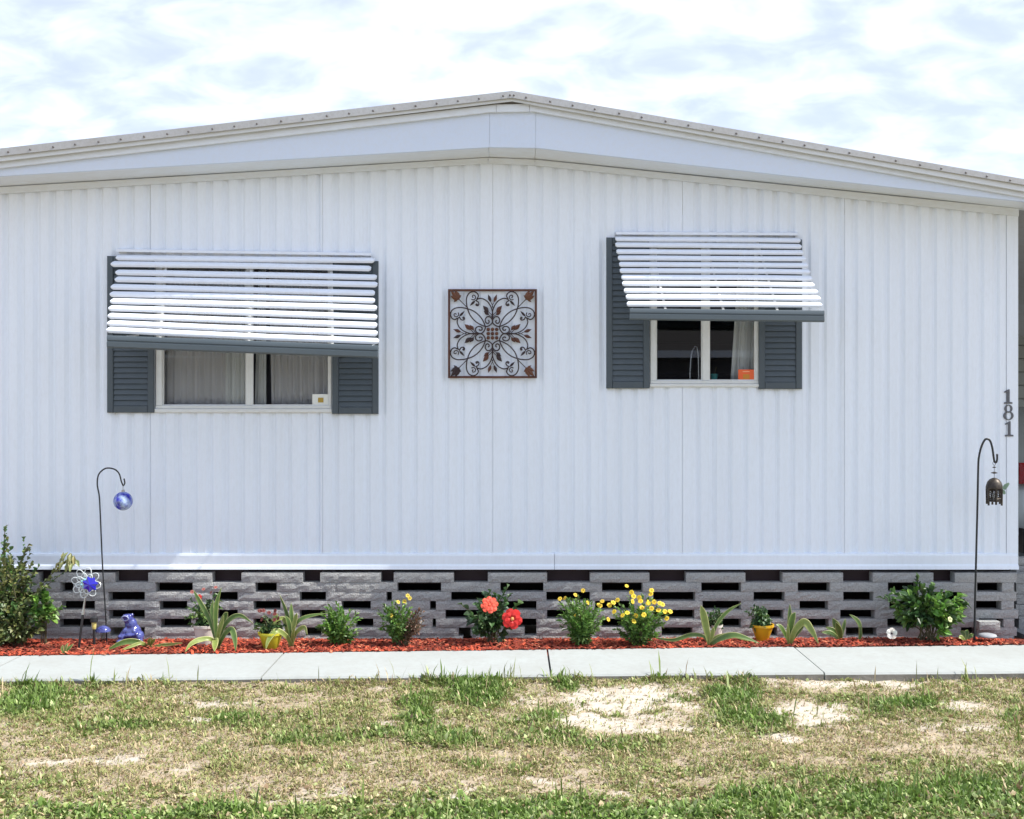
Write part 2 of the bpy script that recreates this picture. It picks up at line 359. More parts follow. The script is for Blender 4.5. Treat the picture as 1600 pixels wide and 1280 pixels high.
M['ground'] = mat('sandy_lawn_soil', (.3,.25,.2), 1.0, spec=.1, attr=True, noise=[(90, .6, (.16,.11,.065), W1), (14, .5, (.42,.34,.24), W1), (300, .35, (.62,.56,.47), W1)], bump=(140, .6, .01))
t_ = M['ground'].node_tree; b_ = t_.nodes['Principled BSDF']; src_ = b_.inputs['Base Color'].links[0].from_socket
n_ = t_.nodes.new; l_ = t_.links.new
sa = n_('ShaderNodeAttribute'); sa.attribute_name = 'sand'; tcx = n_('ShaderNodeTexCoord')
nz_ = n_('ShaderNodeTexNoise'); nz_.inputs['Scale'].default_value = 26; nz_.inputs['Detail'].default_value = 7; nz_.inputs['Roughness'].default_value = .7; l_(tcx.outputs['Object'], nz_.inputs['Vector'])
ma_ = n_('ShaderNodeMath'); ma_.operation = 'MULTIPLY_ADD'; l_(nz_.outputs[0], ma_.inputs[0]); ma_.inputs[1].default_value = 2.8; ma_.inputs[2].default_value = -1.4
mb_ = n_('ShaderNodeMath'); mb_.operation = 'ADD'; l_(ma_.outputs[0], mb_.inputs[0]); l_(sa.outputs['Fac'], mb_.inputs[1])
mr_ = n_('ShaderNodeMapRange'); mr_.interpolation_type = 'SMOOTHSTEP'; mr_.inputs['From Min'].default_value = -.25; mr_.inputs['From Max'].default_value = 1.25; l_(mb_.outputs[0], mr_.inputs['Value'])
mx_ = n_('ShaderNodeMix'); mx_.data_type = 'RGBA'; l_(mr_.outputs[0], mx_.inputs['Factor']); l_(src_, mx_.inputs['A']); mx_.inputs['B'].default_value = (.50,.45,.385,1); l_(mx_.outputs['Result'], b_.inputs['Base Color'])
gm.materials.append(M['ground'])
ground = bpy.data.objects.new('ground', gm); C.objects.link(ground); tag(ground, 'sandy patchy lawn ground in front of the house', 'ground', kind='structure')

# sidewalk: slabs with joints, not quite parallel to the house
def walk_back(x): return 7.76 + x * 0.0535
def walk_front(x): return 7.02 + x * 0.036
pave = empty('sidewalk', (0, 7.4, 0), 'pale concrete sidewalk running along the flower bed', 'sidewalk', kind='structure')
cuts = [PX(-830,7.4), PX(-400,7.4), PX(14,7.4), PX(431,7.4), PX(858,7.4), PX(1268,7.4), PX(1690,7.4), PX(2100,7.4)]
for i in range(len(cuts)-1):
    xa, xb = cuts[i] + .006, cuts[i+1] - .006; m = MB(); n = 10
    top = .05 + random.uniform(-.003, .003)
    xs = [xa + (xb-xa)*k/n for k in range(n+1)]
    def jit(): return random.uniform(-.006, .006)
    fr = [(x, walk_front(x) + jit()) for x in xs]; bk = [(x, walk_back(x) + jit()) for x in xs]
    V = []
    for (x, yv), (x2, y2) in zip(fr, bk):
        V += [(x, yv, -.08), (x, yv, top-.012), (x, yv+.012, top), (x2, y2-.008, top), (x2, y2, top-.008), (x2, y2, -.08)]
    Fc = []; mi = []
    for k in range(n):
        for q in range(5): Fc.append((k*6+q, k*6+6+q, k*6+7+q, k*6+q+1)); mi.append(1 if q == 0 else 0)
    Fc += [(5,4,3,2,1,0), tuple(n*6+q for q in range(6))]; mi += [0, 0]
    b0 = len(m.f); m.add(V, Fc); m.m = mi
    m.build('slab', [M['concrete'], M['edge']], pave)

# driveway behind and right of the walk (the carport floor)
m = MB(); m.box(3.72, 12, 7.98, 20, -.05, .035); d = m.build('driveway', M['drive']); tag(d, 'grey concrete carport driveway to the right of the house', 'driveway', kind='structure')

# mulch bed: mounded strip between walk and block wall
m = MB(); nxm, nym = 240, 10
for i in range(nxm+1):
    x = -5.2 + 9.15*i/nxm
    for j in range(nym+1):
        t = j/nym; yv = walk_back(x)+.004 + (8.42 - walk_back(x))*t
        h = .035 + .012*math.sin(math.pi*t) - .03*t*t + random.uniform(-.006, .006)
        if t == 0: h = -.02
        if x > 3.3: h *= max(.25, 1-(x-3.3)*1.1)
        m.v.append((x, yv, h))
for i in range(nxm):
    for j in range(nym): a = i*(nym+1)+j; m.f.append((a, a+nym+1, a+nym+2, a+1)); m.m.append(0)
bed = m.build('mulch_bed', M['mulch']); tag(bed, 'red mulch bed between sidewalk and block wall', 'flower bed', kind='structure')
m = MB()
for k in range(15000):
    x = random.uniform(-4.4, 3.85); t = random.random()**1.1; yb = walk_back(x)
    yv = yb + .005 + (8.27-yb)*t
    if x > 3.55 and t > .55: continue
    z = .042 + .012*math.sin(math.pi*t) - .03*t*t + random.uniform(-.004, .010)
    if x > 3.3: z *= max(.35, 1-(x-3.3)*.9)
    if t < .04: yv -= random.uniform(0, .03)**1.0 if random.random() < .5 else 0; z = .056
    l = random.uniform(.012, .045); w = random.uniform(.003, .009); an = random.uniform(0, math.pi); ti = random.uniform(-.5, .5)
    u = Vector((math.cos(an)*math.cos(ti), math.sin(an)*math.cos(ti), math.sin(ti))) * l/2
    s = Vector((-math.sin(an), math.cos(an), random.uniform(-.4, .4))) * w
    c = Vector((x, yv, z + abs(u.z)*.5)); h = Vector((0, 0, random.uniform(.002, .005)))
    q = random.random(); v_ = random.uniform(.55, 1.2)*(.62+.8*float(vnoise(np.array([x+9]), np.array([yv*1.6]), 4.5, 41)[0]))  # noise clumps put shaded and sunlit patches into the chip colour
    col = (.36*v_, .055*v_, .022*v_) if q < .5 else ((.18*v_, .024*v_, .012*v_) if q < .92 else (.50*v_, .17*v_, .09*v_))
    m.add([c-u-s, c+u-s, c+u+s, c-u+s, c-u*.8+h, c+u*.8+h], [(0,1,5,4), (3,4,5,2), (0,4,3), (1,2,5)], col)
ch = m.build('mulch_chips', M['chips']); tag(ch, 'shredded red bark mulch chips covering the flower bed', 'mulch', kind='stuff')

# ------------------------------------------------------------------ house
home = empty('mobile_home', (0, YW, 0), 'white ribbed metal mobile home with low gable roof and two shuttered windows', 'house')
def interp(pts, px):
    for (a, b), (c, d_) in zip(pts, pts[1:]):
        if px <= c or (c, d_) == pts[-1]:
            return b + (d_-b)*(px-a)/(c-a)
L_roof   = [(-320,268),(0,232),(800,142),(1600,280),(2600,452)]
L_strip  = [(-320,281),(0,244),(800,153),(1600,289),(2600,461)]
L_light  = [(-320,290),(0,252),(800,158),(1600,299),(2600,471)]
L_trimT  = [(-320,288),(0,251),(775,163.5),(828,162.5),(1600,298),(2600,470)]
L_trimB  = [(-320,299),(0,262.5),(766,175),(834,174),(1600,308),(2600,480)]
L_fasB   = [(-320,294),(0,275),(764,230),(838,231),(1600,315),(2600,487)]
L_sofW   = [(-320,311),(0,292.5),(763,246.5),(836,249.5),(1600,327),(2600,425)]
L_wtB    = [(-320,321),(0,303),(763,255.5),(836,258.5),(1590,338),(1600,339)]
def knots(*ls): return sorted({p[0] for l in ls for p in l})
def ribbon(name, lt, lb, y, thick, material, parent, x0=-320, x1=2600, pieces=None, jit=0.0, n=12):
    ks = [k for k in knots(lt, lb) if x0 <= k <= x1]
    ks = sorted(set(ks + [x0, x1] + [x0 + (x1-x0)*i/n for i in range(n+1)]))
    m = MB(); rings = []
    for k in ks:
        e = random.uniform(-jit, jit)
        zt, zb, x = PZ(interp(lt, k), y), PZ(interp(lb, k), y), PX(k, y)
        if zt - zb < .004: zb = zt - .004
        rings.append([(x, y+e, zb), (x, y+e, zt), (x, y+thick, zt), (x, y+thick, zb)])
    m.ring_loft(rings); return m.build(name, material, parent)

D = 0.34
# roof sheet with its front edge strip and screws
m = MB()
for a, b in ((-320, 800), (800, 2600)):
    y0 = YW-.41
    A0, B0 = P(a, interp(L_roof, a), y0), P(b, interp(L_roof, b), y0)
    for off, mi in ((0, 0),):
        bk = Vector((0, 11, 0)); th = Vector((0, 0, -.03))
        m.add([A0, B0, B0+bk, A0+bk, A0+th, B0+th, B0+bk+th, A0+bk+th], [(0,1,2,3),(7,6,5,4),(0,4,5,1),(1,5,6,2),(2,6,7,3),(3,7,4,0)])
roof = m.build('roof', M['roofedge'], home)
ribbon('roof_edge_strip', [(a, b+.6) for a, b in L_roof], L_strip, YW-.425, .013, M['roofedge'], roof, jit=.003, n=40)
ribbon('drip_edge', [(a, b-1) for a, b in L_strip], L_light, YW-.405, .013, M['rooflight'], roof, jit=.003, n=30)
k = -20
scr = []
while k < 1620:
    scr.append(k); k += 35.5 + random.uniform(-3, 3)
scr += [797, 803]
proto = None
for k in scr:
    c = P(k, (interp(L_roof, k)+interp(L_strip, k))/2 + 1.2, YW-.425)
    m = MB(); m.lathe([(.006, 0), (.008, .002), (.007, .005), (.004, .007)], c, 8, axis=(0, -1, 0)); m.build('screw', M['screw'], roof)
ribbon('roof_trim', L_trimT, L_trimB, YW-D-.03, .028, M['trim'], home, x1=775)
ribbon('roof_trim', L_trimT, L_trimB, YW-D-.0305, .0285, M['trim'], home, x0=775.6, x1=827, n=1)
ribbon('roof_trim', L_trimT, L_trimB, YW-D-.03, .028, M['trim'], home, x0=827.6)
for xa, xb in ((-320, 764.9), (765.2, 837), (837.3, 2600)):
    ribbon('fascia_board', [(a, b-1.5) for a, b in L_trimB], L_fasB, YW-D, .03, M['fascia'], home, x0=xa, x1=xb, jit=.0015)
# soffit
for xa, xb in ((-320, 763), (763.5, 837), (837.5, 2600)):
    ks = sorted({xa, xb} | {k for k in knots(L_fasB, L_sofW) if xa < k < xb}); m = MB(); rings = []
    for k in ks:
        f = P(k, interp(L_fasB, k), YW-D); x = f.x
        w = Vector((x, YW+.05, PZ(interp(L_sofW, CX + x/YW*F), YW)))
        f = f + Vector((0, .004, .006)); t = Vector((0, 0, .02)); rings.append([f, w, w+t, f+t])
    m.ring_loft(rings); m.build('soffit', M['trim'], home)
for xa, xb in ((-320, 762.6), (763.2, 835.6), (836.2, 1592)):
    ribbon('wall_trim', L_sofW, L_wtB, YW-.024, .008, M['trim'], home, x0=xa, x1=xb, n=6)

# siding panels with ribs
WIN1 = (243, 518, 412, 644); WIN2 = (1016, 1187, 381, 604)
def wx(px): return PX(px, YW)
def wz(py): return PZ(py, YW)
PITCH = .1136
def rib(u):                                   # u in 0..1 -> offset from the wall plane (towards the viewer is negative)
    if u < .50: return -.0078
    if u < .72: return -.0078 + .0156*(u-.50)/.22
    if u < .86: return .0078
    return .0078 - .0156*(u-.86)/.14
BR = [0, .50, .72, .86]
def panel(pa, pb):
    xa, xb = wx(pa)+.0009, wx(pb)-.0009; m = MB(); ph = random.random()*0
    xs = {xa, xb}
    k0 = int(math.floor((xa - wx(236))/PITCH)) - 1
    for k in range(k0, k0 + int((xb-xa)/PITCH) + 4):
        for u in BR:
            x = wx(236) + (k+u)*PITCH
            if xa < x < xb: xs.add(x)
    for w in (WIN1, WIN2):
        for e in w[:2]:
            if xa < wx(e) < xb: xs.add(wx(e))
    for p in L_wtB:
        if xa < wx(p[0]) < xb: xs.add(wx(p[0]))
    xs = sorted(xs)
    def off(x):
        if x - xa < .012 or xb - x < .012: return -.0108          # lapped edge stands proud
        return rib(((x - wx(236))/PITCH) % 1.0) + .0025*math.sin(x*3.1)
    zb = wz(867)
    for a, b in zip(xs, xs[1:]):
        if b-a < 1e-5: continue
        mid = CX + (a+b)/2/YW*F
        hole = [w for w in (WIN1, WIN2) if w[0] < mid < w[1]]
        ta = wz(interp(L_wtB, CX+a/YW*F)-5); tb = wz(interp(L_wtB, CX+b/YW*F)-5)
        spans = [((zb, zb), (ta, tb))] if not hole else [((zb, zb), (wz(hole[0][3]),)*2), ((wz(hole[0][2]),)*2, (ta, tb))]
        oa, ob = YW+off(a+1e-6), YW+off(b-1e-6)
        for (l0, l1), (h0, h1) in spans:
            m.add([(a, oa, l0), (b, ob, l1), (b, ob, h1), (a, oa, h0)], [(0, 1, 2, 3)])
    return m.build('siding_panel', M['siding'], home)
for pa, pb in ((-310,-33),(-33,236),(236,504.5),(504.5,770),(770,1066),(1066,1319),(1319,1571)): panel(pa, pb)
m = MB(); m.cbox(wx(1571.5), wx(1590), YW-.014, YW+.06, wz(866), wz(333), .004); m.build('corner_trim', M['siding'], home)
# sheathing behind the siding, with the window openings left free
m = MB(); y0, y1 = YW+.02, YW+.07
zt = 3.08; zb = wz(885); xl, xr = wx(-318), wx(1588)
cols = [xl, wx(WIN1[0]), wx(WIN1[1]), wx(WIN2[0]), wx(WIN2[1]), xr]
for i in range(5):
    a, b = cols[i], cols[i+1]
    if i == 1: m.box(a, b, y0, y1, zb, wz(WIN1[3])); m.box(a, b, y0, y1, wz(WIN1[2]), zt)
    elif i == 3: m.box(a, b, y0, y1, zb, wz(WIN2[3])); m.box(a, b, y0, y1, wz(WIN2[2]), zt)
    else: m.box(a, b, y0, y1, zb, zt)
m.build('wall_sheathing', M['fascia'], home)
m = MB(); m.box(xr-.05, xr, YW+.071, YW+10, zb, 3.0); m.build('side_wall', M['siding'], home)
m = MB(); m.box(xl, xl+.05, YW+.071, YW+10, zb, 3.0); m.build('side_wall', M['siding'], home)
# rooms seen through the glass
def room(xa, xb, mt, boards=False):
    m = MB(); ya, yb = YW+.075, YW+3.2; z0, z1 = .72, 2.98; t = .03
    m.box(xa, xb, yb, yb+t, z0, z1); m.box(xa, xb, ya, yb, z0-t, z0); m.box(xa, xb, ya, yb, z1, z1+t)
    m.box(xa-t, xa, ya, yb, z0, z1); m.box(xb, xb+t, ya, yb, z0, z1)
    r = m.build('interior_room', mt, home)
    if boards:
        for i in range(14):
            mm = MB(); mm.cbox(xa+.02, xb-.02, yb-.03, yb-.002, z0+.02+i*.16, z0+.165+i*.16, .012); mm.build('reflected_siding_board', mt, r)  # boards made up to imitate siding lines reflected in the pane
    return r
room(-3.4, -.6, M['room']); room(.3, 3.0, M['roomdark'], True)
# skirt ledge under the siding
prof = [(8.345, wz(863)), (8.312, wz(865)), (8.308, wz(868)), (8.309, wz(881)), (8.300, wz(884)), (8.296, wz(889)), (8.303, wz(889.5)), (8.345, wz(886))]
for a, b in ((-318, 866), (866.6, 1589)):
    m = MB(); m.ring_loft([[(wx(a), y, z) for y, z in prof], [(wx(b), y, z) for y, z in prof]][::-1]); m.build('skirt_ledge', M['siding'], home)
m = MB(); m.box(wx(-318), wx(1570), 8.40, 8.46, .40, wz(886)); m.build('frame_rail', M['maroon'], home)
m = MB(); m.box(wx(-318), wx(1586), 9.2, 9.25, -.05, .55); m.box(3.60, 3.63, 8.46, 9.19, -.05, .55); m.build('crawlspace_shade_board', M['black'], home)  # near-black boards put the shade under the house into colour

def window(w, glass_l, mull, glass_r, zb_glass, name_lab):
    x0, x1, t, b = w
    y0 = YW-.012
    fr = MB(); X = lambda p: PX(p, y0); Z = lambda p: PZ(p, y0)
    zt, zbm, zg = Z(t), Z(b), Z(zb_glass)
    fr.cbox(X(x0), X(glass_l), y0, y0+.07, zg, zt-.03, .004)
    fr.cbox(X(glass_r), X(x1), y0, y0+.07, zg, zt-.03, .004)
    fr.cbox(X(x0), X(x1), y0-.002, y0+.07, zt-.03, zt, .004)
    fr.cbox(X(x0), X(x1), y0-.004, y0+.07, zg-.022, zg, .003)
    wo = fr.build('window', M['frame'], home); tag(wo, name_lab)
    s = MB(); s.cbox(X(x0)-.004, X(x1)+.004, y0-.016, y0+.05, zbm-.004, zg-.0225, .004); s.build('sill', M['frame'], wo)
    mm = MB(); mm.cbox(X(mull[0]), X(mull[1]), y0+.006, y0+.05, zg, zt-.03, .004); mm.build('mullion', M['frame'], wo)
    for a, bb, dy in ((glass_l, mull[0], .03), (mull[1], glass_r, .018)):
        g = MB(); g.box(X(a), X(bb), y0+dy, y0+dy+.004, zg, zt-.03); g.build('pane', M['glass'], wo)
        e = MB()
        for q in (0, 1):
            xx = X(a) if q == 0 else X(bb)-.008
            e.box(xx, xx+.008, y0+dy-.008, y0+dy-.001, zg+.009, zt-.03)
        e.box(X(a), X(bb), y0+dy-.008, y0+dy-.001, zg, zg+.009); e.build('sash', M['frame'], wo)
    return wo
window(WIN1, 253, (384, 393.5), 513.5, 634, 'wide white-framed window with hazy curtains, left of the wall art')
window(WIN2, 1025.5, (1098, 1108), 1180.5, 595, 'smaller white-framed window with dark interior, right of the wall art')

# curtains: wavy cloth with thickness
def curtain(pa, pb, y, pt, pbm, folds, amp, material, label, gather=0.0, group=None):
    m = MB(); n = 64; rows = 8; xa, xb = PX(pa, y), PX(pb, y); zt, zb = PZ(pt, y), PZ(pbm, y)
    top = []
    for r in range(rows+1):
        t = r/rows
        for i in range(n+1):
            s = i/n; x = xa + (xb-xa)*s + gather*t*(1-s)
            yy = y + amp*math.sin(2*math.pi*folds*s + .6*math.sin(5*s)) + amp*.3*math.sin(2*math.pi*folds*2.3*s+t)
            m.v.append((x, yy, zt + (zb-zt)*t))
    for r in range(rows):
        for i in range(n): a = r*(n+1)+i; m.f.append((a, a+1, a+n+2, a+n+1)); m.m.append(0)
    o = m.build('curtain', material, smooth=True, base=((xa+xb)/2, y, zb))
    sm = o.modifiers.new('cloth_thickness', 'SOLIDIFY'); sm.thickness = .003
    return tag(o, label, 'curtain', group)
G_CUR = 'curtains hanging inside the windows'
curtain(254, 366, YW+.13, 408, 640, 9, .012, M['curtain'], 'grey sheer curtain behind left pane of the wide window', group=G_CUR)
curtain(352, 384, YW+.10, 408, 640, 3, .012, M['curtain2'], 'paler narrow curtain fold just left of the wide window mullion', group=G_CUR)
curtain(404, 416, YW+.10, 408, 640, 2, .008, M['curtain2'], 'thin pale curtain strip just right of the wide window mullion', gather=-.03, group=G_CUR)
curtain(420, 512, YW+.14, 408, 640, 8, .012, M['curtain'], 'grey sheer curtain behind right pane of the wide window', gather=.02, group=G_CUR)
curtain(1156, 1184, YW+.12, 378, 600, 3, .014, M['curtain2'], 'pale draped curtain at the right side of the dark window', gather=-.07, group=G_CUR)

# small things on the window sills
def card(px0, px1, py0, py1, y, material, name, label, prints):
    m = MB(); m.cbox(PX(px0,y), PX(px1,y), y, y+.004, PZ(py1,y), PZ(py0,y), .0008)
    o = m.build(name, material, base=P((px0+px1)/2, py1, y)); tag(o, label, 'card')
    for (a, b, c, d_, mt) in prints:
        q = MB(); q.box(PX(a,y), PX(b,y), y-.0015, y-.0003, PZ(d_,y), PZ(c,y)); q.build('print', mt, o)
card(488, 513.5, 616, 633.5, YW+.002, M['card'], 'window_card', 'white card with gold square in lower corner of the wide window', [(497,505.5,621.5,629,M['gold'])])
card(1153.5, 1180, 577.5, 595, YW+.002, M['orange'], 'window_card', 'orange card in lower right corner of the dark window', [(1161,1171,585,592,M['orange2']), (1160.5,1171,580,581.3,M['peach']), (1162,1170.5,593,593.8,M['peach'])])
m = MB(); c = P(1116, 594, YW+.09); m.lathe([(.018,0),(.024,.02),(.029,.045),(.026,.045),(.02,.02),(.0,.01)], c, 16)
o = m.build('small_pot', M['teal'], smooth=False, base=c); autosmooth(o); tag(o, 'small teal pot standing inside the dark window', 'pot')
m = MB(); m.tube(spline([c+Vector((0,0,.01)), c+Vector((.006,0,.06)), c+Vector((.016,0,.095))], 5), .003, 6); m.build('sprig', M['stem'], o)
# gooseneck shaped rods inside the dark window
c = P(1078, 597, YW+.16); m = MB(); a = c + Vector((0,0,0)); b = c + Vector((.062, 0, 0))
m.tube(spline([a, a+Vector((.004,0,.10)), a+Vector((.012,0,.20)), a+Vector((.028,0,.245)), a+Vector((.046,0,.26)), a+Vector((.056,0,.22)), b+Vector((0,0,.12)), b], 6), .007, 8)
m.lathe([(.018,0),(.018,.012),(.010,.03)], a, 12)
o = m.build('faucet', M['clearwire'], base=a); autosmooth(o); tag(o, 'pale gooseneck faucet behind left pane of the dark window', 'faucet')
#SECTION3
# ------------------------------------------------------------------ shutters
def shutter(x0, x1, y0p, y1p, label):
    y = YW-.035
    X = lambda p: PX(p, y); Z = lambda p: PZ(p, y); fb = 9.5/F*y
    root = empty('shutter', P((x0+x1)/2, y1p, y), label, 'shutter', 'slate grey louvred shutters')
    xa, xb, zt, zb = X(x0), X(x1), Z(y0p), Z(y1p)
    for args in ((xa, xa+fb, zb, zt), (xb-fb, xb, zb, zt)):
        m = MB(); m.cbox(args[0], args[1], y, YW-.008, args[2], args[3], .004); m.build('stile', M['slate'], root)
    for args in ((zb, zb+fb*1.15), (zt-fb*1.15, zt)):
        m = MB(); m.cbox(xa+fb+.001, xb-fb-.001, y+.002, YW-.008, args[0], args[1], .004); m.build('rail', M['slate'], root)
    m = MB(); m.box(xa+fb, xb-fb, YW-.014, YW-.009, zb+fb, zt-fb); m.build('back_panel', M['slate'], root)
    n = int((zt-zb-2.3*fb)/.0395); h = (zt-zb-2.3*fb)/n
    for i in range(n):
        z = zb + fb*1.15 + i*h; m = MB()
        m.ring_loft([[(x, y+.006, z+.002), (x, y+.009, z), (x, YW-.015, z+h*.93), (x, YW-.018, z+h*.98)] for x in (xb-fb-.001, xa+fb+.001)])
        m.build('louvre', M['slate'], root)
    return root
shutter(167, 240, 400, 645, 'slate louvred shutter at left of the wide window')
shutter(519, 591, 408, 647, 'slate louvred shutter at right of the wide window')
shutter(947.5, 1015, 371, 607, 'slate louvred shutter at left of the dark window')
shutter(1186, 1253.5, 374, 608, 'slate louvred shutter at right of the dark window')

# ------------------------------------------------------------------ awnings
def awning(slats, val, oy0, oy1, label, group, header, bars, sh):
    base = P((val[0]+val[2])/2, val[3]+20, YW-.2)
    root = empty('window_awning', base, label, 'awning', group)
    n = len(slats)
    hy = YW-.03
    hd = MB(); hd.ring_loft([[P(px, py-dz, hy+dy) for dy, dz in ((-.02,0),(-.02,4),(.02,5),(.02,0))] for px, py in header]); hd.build('header_strip', M['slat'], root)
    for i, (lx, ly, rx, ry) in enumerate(slats):
        t = i/(n-1); y = YW - (oy0 + (oy1-oy0)*t)
        m = MB(); rings = []; k = 8
        bow = random.uniform(-.004, .004); h = sh
        SS = [0, .004, .01, .2, .4, .6, .8, .99, .996, 1]; k = len(SS)-1
        for j in range(k+1):
            s = SS[j]; px = lx + (rx-lx)*s; py = ly + (ry-ly)*s; c = P(px, py, y); c.z += bow*math.sin(math.pi*s) + random.uniform(-.0008, .0008)
            tap = .5 if j in (0, k) else (.82 if j in (1, k-1) else 1.0)
            ring = []
            for q in range(6):
                a = -1 + 2*q/5                      # -1 lower edge .. 1 upper edge
                ring.append(c + Vector((0, -.016*(1-a*a) - .004 + .010*a, a*h/2*tap)))
            for q in range(5, -1, -1):
                a = -1 + 2*q/5
                ring.append(c + Vector((0, -.007*(1-a*a) + .000 + .010*a, a*h/2*tap*.93)))
            rings.append(ring)
        m.ring_loft(rings); autosmooth(m.build('slat', M['slat'], root), 50)
    # valance: rolled metal strip along the lower edge
    lx, ly, rx, ry, hpx = val; y = YW - oy1 - .03; m = MB(); rings = []
    hz = hpx/F*y
    prof = [(0, .5), (-.016, .47), (-.020, .38), (-.020, .12), (-.015, .08), (-.015, .02), (-.022, -.02), (-.022, -.38), (-.014, -.48), (0, -.5), (.012, -.45), (.012, .45)]
    for j in range(9):
        s = j/8; c = P(lx+(rx-lx)*s, ly+(ry-ly)*s, y); rings.append([c + Vector((0, dy, dz*hz)) for dy, dz in prof])
    m.ring_loft(rings); autosmooth(m.build('valance', M['valance'], root), 35)
    # bars that carry the slats, and the side arms
    t0, b0 = slats[0], slats[-1]
    for s in bars:
        a = P(t0[0]+(t0[2]-t0[0])*s, t0[1]+(t0[3]-t0[1])*s, YW-oy0).lerp(Vector((0,0,0)), 0); b = P(lx+(rx-lx)*s, ly+(ry-ly)*s-3, y+.02)
        a.y += .018; b.y += .012
        m = MB(); w = .008; d2 = Vector((0, .012, .004))
        m.ring_loft([[p+Vector((-w,0,0)), p+Vector((w,0,0)), p+Vector((w,0,0))+d2, p+Vector((-w,0,0))+d2] for p in (a, b)]); m.build('support_bar', M['frame'], root)
    for s in (.03, .97):
        b = P(lx+(rx-lx)*s, ly+(ry-ly)*s-6, y+.03); a = Vector((b.x + (.02 if s < .5 else -.02), YW-.012, b.z + .05))
        m = MB(); m.tube([a, b], .006, 6); m.build('arm', M['frame'], root)
    return root
def z3(l, ox, oy, s): return [(ox+a/s, oy+b/s, ox+c/s, oy+d/s) for a, b, c, d in l]
S1 = z3([(135,104,1425,118),(110,136,1408,160),(133,178,1437,203),(130,213,1440,240),(110,250,1427,282),(105,287,1427,320),(107,322,1437,357),(98,357,1438,403),(95,395,1438,443),(92,432,1440,483),(88,465,1447,523)], 140, 370, 3.2)
awning(S1, (168.5, 534, 591, 550, 20), .06, .44, 'white slatted awning hanging crookedly over the wide left window', 'slatted window awnings', [(182, 393.5), (580, 399.5)], (.19, .52, .83), .0435)
S2 = z3([(165,134,1320,143),(165,171,1327,181),(172,213,1340,219),(181,252,1355,259),(189,293,1368,299),(193,333,1380,340),(203,374,1395,381),(208,413,1408,422),(219,457,1428,464),(231,497,1445,506),(237,541,1455,547)], 920, 340, 4.0)
awning(S2, (984, 491, 1287, 494.5, 18.5), .06, .44, 'white slatted awning over the smaller dark window', 'slatted window awnings', [(962, 366.5), (1247, 368)], (.19, .49, .77), .0385)

# ------------------------------------------------------------------ house numbers
def digit_one(cx, top, bot, label):
    y = YW-.02; X = lambda p: PX(p, y); Z = lambda p: PZ(p, y); h = bot-top; m = MB()
    poly = [(-6,h),(6.5,h),(6.5,h-2.2),(2.2,h-3),(2.2,0),(.2,0),(-6,3.5),(-5.6,5.2),(-2.0,4.2),(-2.0,h-3),(-6,h-2.2)]
    m.extrude([(X(cx+a), Z(top+b)) for a, b in poly], y, y+.010)
    o = m.build('house_number', M['digit'], base=P(cx, bot, y)); return tag(o, label, 'number', 'house number digits')
def digit_eight(cx, top, bot, label):
    y = YW-.02; h = bot-top; m = MB()
    for (cy, rx, ry) in ((top+h*.255, 5.6, h*.235), (top+h*.715, 7.2, h*.265)):
        ring_o, ring_i = [], []
        rings = []
        for k in range(28):
            a = 2*math.pi*k/28; wv = 1.4 + 1.5*abs(math.cos(a))
            o_ = (cx+(rx+.6)*math.cos(a), cy+(ry+.6)*math.sin(a)); i_ = (cx+(rx+.6-wv*1.15)*math.cos(a), cy+(ry+.6-wv*.8)*math.sin(a))
            rings.append([P(*o_, y), P(*i_, y), P(*i_, y)+Vector((0,.01,0)), P(*o_, y)+Vector((0,.01,0))])
        rings.append(rings[0]); m.ring_loft(rings, caps=False)
        y -= .0005
    o = m.build('house_number', M['digit'], base=P(cx, bot, y)); return tag(o, label, 'number', 'house number digits')
digit_one(1575.5, 608.5, 631, 'dark grey house digit 1, topmost on the corner trim')
digit_eight(1576, 632.5, 656.5, 'dark grey house digit 8 between the two ones')
digit_one(1577, 658.5, 682, 'dark grey house digit 1, lowest, right above the lantern hook')

# ------------------------------------------------------------------ wrought iron wall art
HS = 69.5/F*(YW-.03); ac = P(769.5, 521.5, YW-.03)
art = empty('wall_art', ac + Vector((0, 0, -HS)), 'square brown iron scrollwork panel hanging between the two windows', 'wall art')
def A(u, v, d=0.0): return Vector((ac.x + u*HS, ac.y + d, ac.z + v*HS))
fw = .048
for args in ((-1,1,1-fw,1), (-1,1,-1,-1+fw)):
    m = MB(); p, q = A(args[0], args[2]), A(args[1], args[3]); m.cbox(p.x, q.x, ac.y-.008, ac.y+.008, p.z, q.z, .003); m.build('frame_bar', M['rust'], art)
for args in ((-1,-1+fw), (1-fw,1)):
    m = MB(); p, q = A(args[0], -1+fw), A(args[1], 1-fw); m.cbox(p.x, q.x, ac.y-.008, ac.y+.008, p.z+.0005, q.z-.0005, .003); m.build('frame_bar', M['rust'], art)
def zc(pts): return [((x-635)/555, (655-y)/555) for x, y in pts]
def spiral(cx, cy, r0, a0, turns, n=14):     # in zoom pixels, shrinking inwards
    return [(cx + r0*(1-.85*i/n)*math.cos(a0+turns*2*math.pi*i/n), cy + r0*(1-.85*i/n)*math.sin(a0+turns*2*math.pi*i/n)) for i in range(n+1)]
def reflect(p, k):
    u, v = p
    if k & 1: u = -u
    if k & 2: v = -v
    if k & 4: u, v = v, u
    return u, v
BIG = zc(spiral(392, 190, 22, math.pi*1.0, 1)[::-1][6:] + [(385,165),(430,140),(455,185),(440,225),(400,235)][::-1][:0]) if False else None
